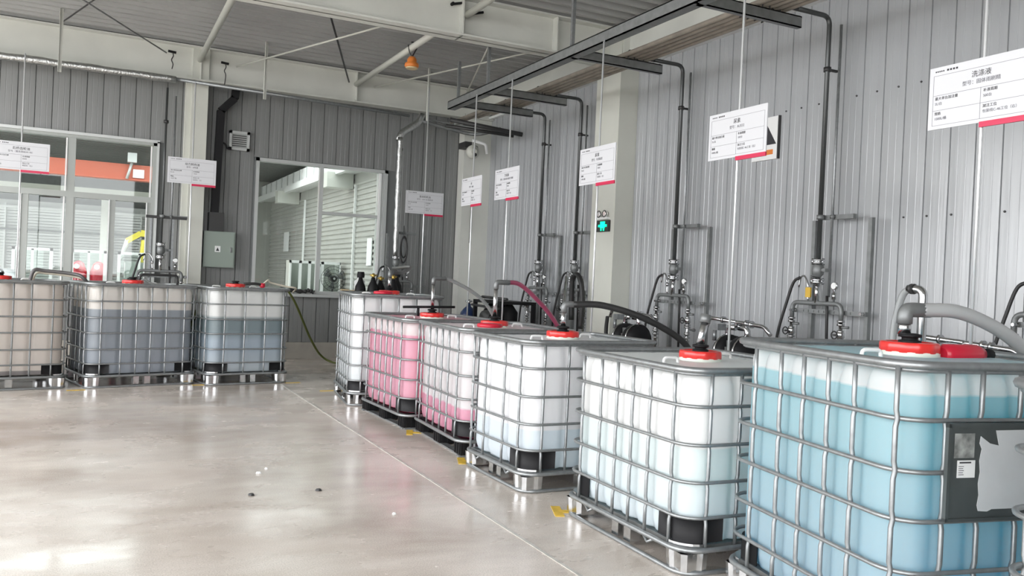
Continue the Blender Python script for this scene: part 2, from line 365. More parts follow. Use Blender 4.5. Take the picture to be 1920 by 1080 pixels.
# ------------------------------------------------------------ tanks
LONG = [.12, .295, .43, .56, .70, .87]; SHORT = [.13, .31, .5, .69, .87]
RT = [.13, .265, .425, .605, .775, .955]; RS = [.122, .275, .445, .625, .81]
def sides(l, s, fl, ff):
    # perimeter samples: (x, y, nx, ny, g) g = closeness to an upright; front side is s long (x), left side is l long (y)
    fx = ff; fy = fl
    ins = .034; r = .13; x0, x1, y0, y1 = ins, s-ins, ins, l-ins; out = []
    def g(u, fr_, ln):
        return max(math.exp(-((u-f)*ln/.026)**2) for f in fr_)
    N = 40
    def side(p, q, nrm, fr_, ln, ax):
        for i in range(N+1):
            t_ = i/N; x = p[0]+(q[0]-p[0])*t_; y = p[1]+(q[1]-p[1])*t_
            u = (x/s) if ax == 'x' else (y/l); out.append((x, y, nrm[0], nrm[1], g(u, fr_, ln)))
    def corner(cx, cy, a0):
        for i in range(1, 6):
            a = R(a0+90*i/6); out.append((cx+r*math.cos(a), cy+r*math.sin(a), math.cos(a), math.sin(a), 0))
    side((x0+r, y0), (x1-r, y0), (0, -1), fx, s, 'x'); corner(x1-r, y0+r, 270)
    side((x1, y0+r), (x1, y1-r), (1, 0), fy, l, 'y'); corner(x1-r, y1-r, 0)
    side((x1-r, y1), (x0+r, y1), (0, 1), fx, s, 'x'); corner(x0+r, y1-r, 90)
    side((x0, y1-r), (x0, y0+r), (-1, 0), fy, l, 'y'); corner(x0+r, y0+r, 180)
    return out
def bottle_mesh(l, s, z0, z1, mt_, fl, ff):
    P = sides(l, s, fl, ff); n = len(P); zs = [z0, z0+.012, z0+.03, z0+.06]+[z0+.06+(z1-.26-z0-.06)*k/3 for k in (1, 2, 3)]+[z1-.26+.26*(1-(1-k/13)**1.7) for k in range(1, 14)]
    mb = MB(); vs = []
    for z in zs:
        for x, y, nx, ny, g in P:
            h = .07+.13*g; dz = (z-(z1-h))/h; ins = .020*g
            if dz > 0: ins += (.075)*(1-math.sqrt(max(0, 1-min(1, dz)**2)))
            if z < z0+.05: ins += .02*(1-(z-z0)/.05)
            vs.append((x-nx*ins, y-ny*ins, z))
    fs = [(j*n+i, j*n+(i+1) % n, (j+1)*n+(i+1) % n, (j+1)*n+i) for j in range(len(zs)-1) for i in range(n)]
    mb.add(vs, fs, True); k0 = (len(zs)-1)*n; mb.f.append([k0+i for i in range(n)]); mb.sm.append(False); mb.mi.append(0)
    mb.f.append(list(range(n))[::-1]); mb.sm.append(False); mb.mi.append(0)
    return mb.mesh('bottle', mt_)
def tank(x, y, yaw, l, s, h, label, upper, bands, tubes='galv', pallet='metal', cap=True, discs=(), guards=('NL', 'NR', 'FL'), dz=0, capoff=(0, 0), tf=.36, fl=None, ff=None):
    fl = fl or (LONG if l > 1.03 else SHORT); ff = ff or (LONG if s > 1.03 else SHORT)
    root = thing('liquid_tank', label, 'tank', (x, y, 0), R(yaw), 'caged liquid tanks')
    tall = h > 1.1; rails = RT if tall else RS; zb = rails[0]+.02
    link('bottle', bottle_mesh(l, s, zb, h-.025, bottle_mat('milky_tank_plastic', upper, bands, tf), fl, ff), root)
    tr_ = .0088
    # rails, one tube round the cage each
    key = (round(l, 2), round(s, 2))
    rail = MB().tube(rrect(0.004, s-.004, 0.004, l-.004, .12, 0, 6), tr_, 8, True).mesh('cage_rail', M[tubes])
    for z in rails[1:]: link('cage_rail', rail, root, (0, 0, z))
    part('bottom_rail', MB().tube(rrect(-.002, s+.002, -.002, l+.002, .12, rails[0], 6), .014, 8, True), tubes, root)
    part('top_rail', MB().tube(rrect(.0, s, 0, l, .12, h-.016, 6), .0155, 8, True).tube(rrect(.012, s-.012, .012, l-.012, .11, h-.034, 6), .010, 6, True), tubes, root)
    # uprights, pinched flat where they cross each rail
    zz = []; rr_ = []
    pts = [rails[0]]+[a for z in rails[1:] for a in (z-.03, z, z+.03)]+[h-.02]
    for k, z in enumerate(pts):
        on = 0.0
        zz.append((0, 0.013 if z in rails[1:] else .006, z)); rr_.append(.0092)
    up = MB().tube(zz, rr_, 8).mesh('cage_upright', M[tubes])
    fx = ff; fy = fl
    for f in fx:
        link('cage_upright', up, root, (f*s, 0.004, 0)); link('cage_upright', up, root, (f*s, l-.004, 0), PI)
    for f in fy:
        link('cage_upright', up, root, (0.004, f*l, 0), -PI/2); link('cage_upright', up, root, (s-.004, f*l, 0), PI/2)
    # black corner protectors
    z0, z1 = rails[0]+.028, rails[1]-.008
    for nm, cx, cy, a0 in (('NL', .16, .16, 180), ('NR', s-.16, .16, 270), ('FL', .16, l-.16, 90), ('FR', s-.16, l-.16, 0)):
        if nm not in guards: continue
        rr2 = .138; pp = []
        ca, sa = [(math.cos(R(a0+k)), math.sin(R(a0+k))) for k in (0, 90)]
        ex = .085
        arc = [(cx+rr2*math.cos(R(a0))-math.cos(R(a0+90))*ex, cy+rr2*math.sin(R(a0))-math.sin(R(a0+90))*ex)]
        arc += [(cx+rr2*math.cos(R(a0+90*i/6)), cy+rr2*math.sin(R(a0+90*i/6))) for i in range(7)]
        arc += [(cx+rr2*math.cos(R(a0+90))-math.cos(R(a0))*ex, cy+rr2*math.sin(R(a0+90))-math.sin(R(a0))*ex)]
        inn = [(cx+(px-cx)*.93, cy+(py-cy)*.93) for px, py in arc]; k = len(arc); mb = MB()
        mb.add([(px, py, z) for z in (z0, z1) for px, py in arc+inn], [(i, i+1, 2*k+i+1, 2*k+i) for i in range(k-1)]+[(k+i+1, k+i, 3*k+i, 3*k+i+1) for i in range(k-1)]+[(2*k+i, 2*k+i+1, 3*k+i+1, 3*k+i) for i in range(k-1)]+[(0, k, 3*k, 2*k), (2*k-1, k-1, 3*k-1, 4*k-1)], True)
        part('corner_guard', mb, 'black', root)
    # pallet
    pm_ = 'galv' if pallet == 'metal' else 'black'; zt = rails[0]-.004
    part('pallet_tray', MB().box(.05, s-.05, .05, l-.05, zt-.008, zt+.012), 'galvd' if pallet == 'metal' else 'black', root)
    if pallet == 'metal':
        for px, py, a0 in ((.13, .13, 180), (s-.13, .13, 270), (s-.13, l-.13, 0), (.13, l-.13, 90)):
            arc = [(px, py)]+[(px+.125*math.cos(R(a0+15*i)), py+.125*math.sin(R(a0+15*i))) for i in range(7)]; k = len(arc)
            part('corner_sheet', MB().add([(a, b_, z) for z in (zt, zt+.032) for a, b_ in arc], [(i, (i+1) % k, k+(i+1) % k, k+i) for i in range(k)]+[list(range(k, 2*k))]), 'steel', root)
    if pallet == 'metal':
        for px, py in ((.085, .085), (s-.085, .085), (.085, l-.085), (s-.085, l-.085)):
            mb = MB(); K = 20; vs = []
            for z, q in ((zt-.01, 1), (.022, .93)):
                for i in range(K):
                    a = 2*PI*i/K; rr3 = .088*q*(1 if i % 4 < 2 else .90); ax_, ay_ = math.cos(a), math.sin(a); m3 = (abs(ax_)**4+abs(ay_)**4)**.25
                    vs.append((px+rr3*ax_/m3, py+rr3*ay_/m3, z))
            mb.add(vs, [(i, K+i, K+(i+1) % K, (i+1) % K) for i in range(K)]); part('pallet_foot', mb, 'steel', root)
        for px, py, wx, wy in ((s/2, .06, .10, .045), (s/2, l-.06, .10, .045), (.06, l/2, .045, .10), (s-.06, l/2, .045, .10)):
            for d in (-.6, .6):
                cx_, cy_ = px+(wx*d if wx > wy else 0), py+(wy*d if wy > wx else 0)
                part('pallet_foot', MB().box(cx_-.032, cx_+.032, cy_-.032, cy_+.032, .02, zt-.01), 'steel', root)
        part('pallet_runner', MB().tube(rrect(.005, s-.005, .005, l-.005, .10, .012, 5), .012, 8, True), 'galv', root)
        for yy in (l*.25, l*.75): part('pallet_clip', MB().tube([(-.0, yy-.05, zt), (-.005, yy, zt-.03), (0, yy+.05, zt)], .008, 6), 'galv', root)
    else:
        for px, py in ((.10, .10), (s/2, .10), (s-.10, .10), (.10, l/2), (s-.1, l/2), (.10, l-.10), (s/2, l-.1), (s-.10, l-.10)):
            mb = MB().box(px-.075, px+.075, py-.075, py+.075, .012, zt-.01)
            for d in (-.05, 0, .05): mb.box(px+d-.008, px+d+.008, py-.083, py+.083, .02, zt-.015).box(px-.083, px+.083, py+d-.008, py+d+.008, .02, zt-.015)
            part('pallet_foot', mb, 'black', root)
        part('pallet_runner', MB().box(.01, s-.01, .03, .09, .0, .014).box(.01, s-.01, l-.09, l-.03, 0, .014).box(.03, .09, .02, l-.02, 0, .014).box(s-.09, s-.03, .02, l-.02, 0, .014), 'galv', root)
    # lid with bung
    if cap:
        cx, cy = s/2+capoff[0], l/2+capoff[1]; zc = h-.03+dz
        part('filler_neck', MB().lathe([(.118, 0), (.118, .022), (.112, .024)], (cx, cy, zc), 24), 'neck', root)
        mb = MB(); K = 48; vs = []
        for z, q in ((.018, .98), (.020, 1), (.052, 1), (.060, .96), (.062, .80), (.055, .78)):
            for i in range(K):
                a = 2*PI*i/K; rr3 = .118*q*(1 if i % 4 < 3 else .96); vs.append((cx+rr3*math.cos(a), cy+rr3*math.sin(a), zc+z))
        mb.add(vs, [(j*K+i, j*K+(i+1) % K, (j+1)*K+(i+1) % K, (j+1)*K+i) for j in range(5) for i in range(K)], True)
        mb.f.append([5*K+i for i in range(K)]); mb.sm.append(False); mb.mi.append(0)
        c_ = part('screw_lid', mb, 'red', root)
        part('bung', MB().lathe([(.045, 0), (.045, .012), (.032, .015), (.032, .024), (.046, .026), (.046, .038), (.03, .042)], (cx, cy, zc+.055), 16), 'black', c_)
        for a_ in ((cx-.27, cy-.1), (cx+.27, cy+.12)):
            part('lifting_lug', MB().tube(bend([(a_[0]-.045, a_[1], h-.04), (a_[0]-.045, a_[1], h-.0), (a_[0]+.045, a_[1], h-.0), (a_[0]+.045, a_[1], h-.04)], .02), .009, 6), 'wh', root)
    for (cx, cy) in discs:
        part('inspection_disc', MB().lathe([(.10, 0), (.105, .01), (.10, .028), (.06, .034)], (cx, cy, h-.026), 24), 'redd', root).location = (0, 0, .022)
    # top cross tubes
    part('cross_tube', MB().tube([(.02, l*.30, h-.012), (s-.02, l*.30, h-.012)], .009, 6) if False else MB().tube([(s*.30, .0, h-.02), (s*.30, .03, h-.02)], .006, 6), tubes, root)
    return root
WH = (.93, .93, .93)
T1 = tank(-1.37, 10.03, 12, 1.0, 1.2, 1.16, 'greyish tank at the far left of the picture, cut by the frame edge', (.68, .63, .58), [(.20, ((.30, .28, .28), (.2, .2, .2)), .004)], tubes='galvd', cap=True, guards=('NR',))
T2 = tank(-.02, 10.23, 14, 1.0, 1.2, 1.16, 'tank three quarters full of slate grey liquid, second from left in the back row', (.80, .77, .72), [(.865, ((.33, .365, .40), (.3, .35, .4)), .006), (.35, ((.40, .44, .50), (.4, .45, .5)), .25)])
T3 = tank(1.24, 10.33, 10.5, 1.2, 1.0, 1.16, 'tank with dark teal liquid under a pale top, rightmost of the back row', (.84, .85, .83), [(.80, ((.25, .31, .33), (.2, .3, .33)), .02), (.58, ((.42, .50, .57), (.4, .5, .6)), .06), (.3, ((.58, .64, .68), (.5, .6, .65)), .12)], ff=[.19, .43, .68, .9])
T4 = tank(2.43, 8.58, -7.6, 1.19, 1.0, 1.18, 'all white tank farthest back in the right-hand row', WH, [(.6, ((.82, .86, .87), (.7, .8, .82)), .4)], discs=((.36, .2),), guards=('NL',))
T5 = tank(2.54, 7.16, 2.2, 1.2, 1.0, 1.0, 'tank nearly full of pink liquid on a black pallet', (.91, .87, .86), [(.84, ((.88, .54, .66), (.98, .03, .26)), .008)], pallet='plastic', tf=.5, guards=('NL', 'NR'))
T6 = tank(2.57, 5.93, -2.5, 1.2, 1.0, 1.0, 'white tank with only a low band of pink liquid, on a black pallet', (.93, .93, .93), [(.36, ((.90, .52, .65), (.98, .03, .28)), .008)], pallet='plastic', tf=.5, discs=((.30, .22),), guards=('NL', 'NR'))
T7 = tank(2.54, 4.80, 1.0, .94, 1.06, 1.0, 'white tank with a low pale blue level next to the pink band tank', (.94, .94, .95), [(.40, ((.78, .85, .90), (.6, .78, .85)), .006)], guards=('NL',), fl=[.13, .37, .68, .9], ff=[.12, .295, .43, .56, .70, .87])
T8 = tank(2.555, 3.175, -1.5, 1.18, 1.0, 1.0, 'white tank about half full of very pale blue green liquid, second nearest whole tank', (.94, .94, .93), [(.60, ((.79, .87, .87), (.55, .80, .80)), .006), (.3, ((.80, .87, .92), (.5, .75, .85)), .2)], guards=('NL', 'FL'))
T9 = tank(2.49, 1.955, -10.5, 1.13, 1.0, 1.16, 'large nearest tank full of bright blue liquid with a dark label plate', (.90, .91, .90), [(1.035, ((.52, .74, .79), (.01, .58, .70)), .005), (.55, ((.57, .74, .82), (.0, .50, .74)), .35)], guards=('NL', 'FL'), tf=.52, fl=[.05, .245, .38, .52, .66, .83], ff=[.18, .33, .5, .67, .82])
T10 = tank(2.285, .34, -3, 1.2, 1.0, 1.16, 'white tank cut off by the right edge of the picture', (.94, .94, .93), [(.62, ((.66, .78, .82), (.4, .7, .8)), .01)], guards=('FL',))
# label plate on the blue tank
pl = part('label_plate', MB().box(.165, .83, -.020, -.012, .618, .942).box(.160, .172, -.026, -.010, .612, .948).box(.16, .83, -.026, -.010, .936, .950).box(.16, .83, -.026, -.010, .610, .622), 'plate', T9, 'dark grey metal label plate with torn paper')
pp_ = [(.300, .905), (.296, .88), (.306, .86), (.298, .82), (.303, .78), (.297, .74), (.302, .70), (.296, .665), (.302, .645), (.34, .642), (.36, .650), (.80, .650), (.80, .93), (.365, .925), (.38, .872), (.34, .880)]
k = len(pp_); part('torn_paper', MB().add([(x, yy, z) for yy in (-.0205, -.0225) for x, z in pp_], [list(range(k))[::-1], [k+i for i in range(k)]]+[(i, (i+1) % k, k+(i+1) % k, k+i) for i in range(k)]), 'paper', pl)
part('glue_patch', MB().box(.19, .275, -.0215, -.0205, .83, .915), 'scuff', pl)
st_ = part('sticker', MB().box(.205, .280, -.0225, -.0205, .762, .822), 'wh', pl)
mb = MB().box(.213, .262, -.0232, -.0225, .812, .817)
for k in range(5): mb.box(.210, .232-.003*(k % 2), -.0232, -.0225, .772+k*.007, .7738+k*.007)
part('sticker_print', mb, 'ink', pl)['kind'] = 'stuff'

# ------------------------------------------------------------ suction pipes and hoses standing in the lids
def W(root, lx, ly, z):
    return root_m[root] @ Vector((lx, ly, z))
root_m = {}
for tt in (T1, T2, T3, T4, T5, T6, T7, T8, T9, T10):
    root_m[tt] = Matrix.Translation(tt.location) @ Matrix.Rotation(tt.rotation_euler.z, 4, 'Z')
def capc(tt, l, s, h): return W(tt, s/2, l/2, h-.03)
def suction(c, top, d, ln, hose_pts, hm, label, hr=.02, r=.019):
    o = thing('suction_pipe', label, 'pipe', (c.x, c.y, c.z))
    b0 = Vector((0, 0, .09)); tz = top-c.z; d = Vector(d).normalized()
    part('riser', MB().tube([b0, (0, 0, tz-.05)], r, 12), 'steel', o)
    part('elbow', MB().tube(bend([(0, 0, tz-.06), (0, 0, tz), d*ln+Vector((0, 0, tz))], .045, 5), r*1.18, 12), 'galvd', o)
    if hose_pts:
        pts = [d*ln*.6+Vector((0, 0, tz))]+[Vector(p)-c for p in hose_pts]
        part('hose', MB().tube(smooth(pts, 8), hr, 12), hm, o)
    return o
c = capc(T9, 1.2, 1, 1.16)
suction(c, 1.325, (.7, -.1, 0), .13, [(3.32, 2.38, 1.325), (3.50, 2.34, 1.27), (3.66, 2.32, 1.19), (3.80, 2.33, 1.08), (3.86, 2.36, .8)], 'grhose', 'short steel suction pipe in the blue tank lid with a thick grey hose', .030, .027)
c = capc(T7, .94, 1.06, 1.0)
suction(c, 1.225, (1, -.15, 0), .12, [(3.35, 5.2, 1.225), (3.65, 5.1, 1.14), (3.95, 5.03, .98), (4.05, 5.0, .8)], 'blackr', 'steel suction pipe with a fat black hose in the lid of the white tank', .024)
c = capc(T6, 1.2, 1, 1.0)
suction(c, 1.36, (1, .1, 0), .13, [(3.34, 6.55, 1.35), (3.55, 6.6, 1.22), (3.75, 6.65, 1.05), (3.95, 6.7, .8)], 'pinkh', 'steel suction pipe with a wine red hose in the lid of the pink band tank')
c = capc(T5, 1.2, 1, 1.0)
suction(c, 1.37, (1, .2, 0), .14, [(3.22, 7.85, 1.36), (3.5, 7.92, 1.25), (3.72, 8.0, 1.1), (3.9, 8.05, .85)], 'clear', 'steel suction pipe with a clear hose in the lid of the full pink tank', .018, .017)
c = capc(T4, 1.2, 1, 1.18)
suction(c, 1.42, (.6, .8, 0), .1, [(3.25, 9.4, 1.42), (3.7, 10.4, 1.5), (4.2, 12.6, 1.5)], 'dkhose', 'pipe rising from the lid of the farthest white tank')
c = capc(T8, 1.2, 1, 1.0)
o = thing('suction_pipe', 'leaning steel pipe rising from the lid of the half full pale tank', 'pipe', (c.x, c.y, c.z))
part('riser', MB().tube([(0, 0, .09), (.05, .02, .23)], .021, 12), 'steel', o); part('coupling', MB().cyl((.045, .018, .215), (.055, .022, .26), .03, 12), 'galvd', o)
o = thing('suction_pipe', 'dark bent pipe arching off the far left tank down beside it', 'pipe', (0, 0, 0))
part('hose', MB().tube(smooth([(-.60, 10.6, 1.13), (-.56, 10.6, 1.26), (-.45, 10.62, 1.26), (-.2, 10.6, 1.24), (-.08, 10.55, 1.20), (-.02, 10.62, 1.05), (.0, 10.75, .55)], 7), .020, 10), 'dkhose', o); part('hose', MB().tube(smooth([(-.58, 10.66, 1.13), (-.54, 10.66, 1.23), (-.43, 10.68, 1.23), (-.2, 10.66, 1.21), (-.06, 10.62, 1.17), (.03, 10.68, 1.02), (.05, 10.8, .55)], 7), .012, 8), 'cream', o)
o = thing('suction_pipe', 'square black hoop pipe over the lid of the slate grey tank', 'pipe', (0, 0, 0))
part('hoop', MB().tube(bend([(.52, 11.0, 1.13), (.52, 11.0, 1.26), (.95, 11.1, 1.26), (.95, 11.1, 1.12)], .05), .016, 10), 'dark', o)
part('hose', MB().tube(smooth([(.52, 10.95, 1.13), (.56, 10.97, 1.2), (.66, 10.99, 1.15), (.86, 11.0, 1.13), (.93, 11.05, 1.13)], 6), .016, 8), 'clear', o)
o = thing('suction_gun', 'black filling lance with a cream hose lying on the dark teal tank', 'filling gun', (0, 0, 0))
part('lance', MB().tube(smooth([(1.72, 11.0, 1.19), (1.85, 10.98, 1.20), (1.95, 11.0, 1.19)], 4), .018, 8), 'blackr', o); part('grip', MB().lathe([(.02, 0), (.035, .02), (.03, .06)], (1.95, 11.0, 1.15), 10), 'redd', o)
part('hose', MB().tube(smooth([(1.95, 11.0, 1.19), (2.02, 11.02, 1.25), (2.06, 11.05, 1.22), (2.25, 11.05, 1.18), (2.38, 11.05, 1.16), (2.40, 11.3, 1.1)], 6), .012, 8), 'cream', o)
o = thing('dip_stick', 'black T bar lying across the lid of the full pink tank', 'tool', (0, 0, 0))
part('crossbar', MB().tube([(2.66, 7.62, 1.085), (3.22, 7.70, 1.095)], .012, 8), 'black', o); part('stem', MB().tube([(2.82, 7.64, 1.0), (2.82, 7.64, 1.085)], .012, 8), 'black', o)
o = thing('red_cabinet', 'narrow red upright cabinet glimpsed in the gap between the two leftmost tanks', 'cabinet', (-.07, 11.75, 0))
part('body', MB().box(-.07, .07, -.06, .06, 0, 1.0), 'redd', o); part('door_edge', MB().box(-.06, .06, -.066, -.06, .05, .95), 'red', o)
# red discs and a red handled pump head on the blue tank
c = W(T9, .72, .52, 1.10)
o = thing('pump_head', 'red pump head with a black end lying beside the red lid on the blue tank', 'pump head', c)
part('head', MB().lathe([(.03, -.12), (.045, -.10), (.045, .09), (.034, .13)], (0, 0, .045), 14, 'x'), 'redd', o); part('end_cap', MB().lathe([(.028, .13), (.028, .19), (.024, .2)], (0, 0, .045), 12, 'x'), 'black', o)
o = thing('return_pipe', 'tall chrome hoop pipe with a clear hose standing behind the blue tank lid', 'pipe', (4.2, 3.22, 0))
part('hoop', MB().tube(bend([(0, 0, 0), (0, 0, 1.43), (0, .10, 1.43)], .05, 6), .024, 12), 'steel', o)
part('hose', MB().tube(smooth([(0, .08, 1.43), (0, .13, 1.40), (0, .17, 1.28), (0, .19, 1.1), (0, .19, .6)], 6), .020, 10), 'clear', o)
part('clamp', MB().lathe([(.030, -.012), (.030, .012)], (0, .07, 1.43), 12, 'y'), 'dark', o)

# ------------------------------------------------------------ sign boards on poles
def text(s_, size, m_, parent, loc, rot, align='LEFT', name='printed_text', sx=1):
    cu = bpy.data.curves.new(name, 'FONT'); cu.body = s_; cu.size = size; cu.align_x = align; cu.align_y = 'CENTER'; cu.extrude = .0003
    tmp = bpy.data.objects.new('tmp', cu); C.objects.link(tmp); bpy.context.view_layer.update()
    me = bpy.data.meshes.new_from_object(tmp.evaluated_get(bpy.context.evaluated_depsgraph_get())); bpy.data.objects.remove(tmp); bpy.data.curves.remove(cu)
    me.materials.clear(); me.materials.append(M[m_])
    o = link(name, me, parent, loc); o.rotation_euler = rot; o.scale = (sx, 1, 1); return o
def signpost(loc, zb, rz, top, label, title, model, c1, c2, c3, c4, hbar=.33):
    # local: board in the x-z plane, facing -y, centred on the pole at x = 0
    o = thing('sign_board_pole', label, 'sign', loc, rz, 'white sign boards on poles')
    part('pole', MB().cyl((0, .012, .012), (0, .012, top), .0085, 10), 'rod', o)
    part('base_plate', MB().box(-.08, .08, -.07, .09, 0, .012), 'galvd', o)
    bo = part('board', MB().box(-.295, .295, -.006, 0, zb, zb+hbar), 'white', o)
    part('crimson_bar', MB().box(.0, .295, -.009, 0.002, zb-.024, zb+.004), 'pinkred', o)
    y = -.0068; fr_ = MB(); t_ = .0016
    def hl(x0, x1, z): fr_.box(x0, x1, y, -.006, z-t_/2, z+t_/2)
    def vl(x, z0, z1): fr_.box(x-t_/2, x+t_/2, y, -.006, z0, z1)
    X0, X1, Z0, Z1 = -.27, .27, zb+.02, zb+hbar-.045
    hl(X0, X1, Z0); hl(X0, X1, Z1); vl(X0, Z0, Z1); vl(X1, Z0, Z1)
    za = Z0+(Z1-Z0)*.60; zc = Z0+(Z1-Z0)*.30; hl(X0, X1, za); hl(X0, X1, zc); vl(0, Z0, za)
    part('table_lines', fr_, 'inkg', bo)
    hd = MB()
    for k in range(5): hd.box(-.262+k*.011, -.255+k*.011, y, -.006, zb+hbar-.027, zb+hbar-.020)
    for k in range(4): hd.box(-.195+k*.017, -.184+k*.017, y, -.006, zb+hbar-.028, zb+hbar-.018)
    part('header_mark', hd, 'ink', bo)
    rot = (PI/2, 0, 0); ty = -.0072
    text(title, .036, 'ink', bo, (0, ty, Z1-.033), rot, 'CENTER'); text(model, .026, 'inkg', bo, (0, ty, Z1-.072), rot, 'CENTER')
    for (a, b_), px, pz in ((c1, X0+.012, za), (c2, .014, za), (c3, X0+.012, zc), (c4, .014, zc)):
        text(a, .019, 'ink', bo, (px, ty, pz-.018), rot); text(b_, .019, 'inkg', bo, (px, ty, pz-.045), rot)
    return o
A = '最大单台加注量'; B = '补液周期'; Cc = '规格'; D_ = '加注工位'
for loc, zb, rz, top, lab, ti, mo, q1, q2, q3, q4 in (
    ((-.79, 11.5, 0), 2.425, 0, 3.80, 'white sign board on a pole over the far left tank', '后桥齿轮油', '型号（重负荷85W-90）', '6L/台', '200台', '200L/桶', '装配线 （左）'),
    ((1.12, 11.68, 0), 2.45, 0, 3.77, 'white sign board on a pole in front of the back wall column', '动力转向油', '型号：8号液', '5L/台', '150台', '1000L/桶', '装配线 （左）'),
    ((4.38, 11.8, 0), 2.315, 0, 4.20, 'white sign board right of the foil wrapped pipe, near the room corner', '发动机机油', '型号：10W-40 柴机油', '8L/台', '100台', '1000L/桶', '装配线 （右）'),
    ((4.0, 9.2, 0), 2.26, -PI/2, 3.57, 'narrow looking sign board in front of the corner column', '水', '型号：纯水', '4L/台', '100台', '1000L/桶', '包装线 （右）'),
    ((4.0, 8.25, 0), 2.27, -PI/2, 3.57, 'sign board just right of the room corner line on the right wall side', '冷却液', '型号：重负荷发动机冷却液', '9L/台', '100台', '1000L/桶', '包装线 （右）'),
    ((4.0, 6.42, 0), 2.28, -PI/2, 3.57, 'sign board in front of the pale wall column above the green exit sign', '尿素', '型号：车用尿素', '9L/台', '100台', '1000L/桶', '包装线 （右）'),
    ((4.0, 4.60, 0), 2.31, -PI/2, 4.60, 'second nearest sign board, half covering a small framed wall sign', '尿素', '型号：AUS32', '3L/台', '300台', '1000L/桶', '包装线C-46工位（右）'),
    ((4.0, 2.79, 0), 2.28, -PI/2, 4.60, 'nearest and largest looking sign board at the upper right edge', '洗涤液', '型号：固体雨刷精', '2L/台', '500台', '1000L/桶', '包装线C-46工位（右）')):
    signpost(loc, zb, rz, top, lab, ti, mo, (A, q1), (B, q2), (Cc, q3), (D_, q4))

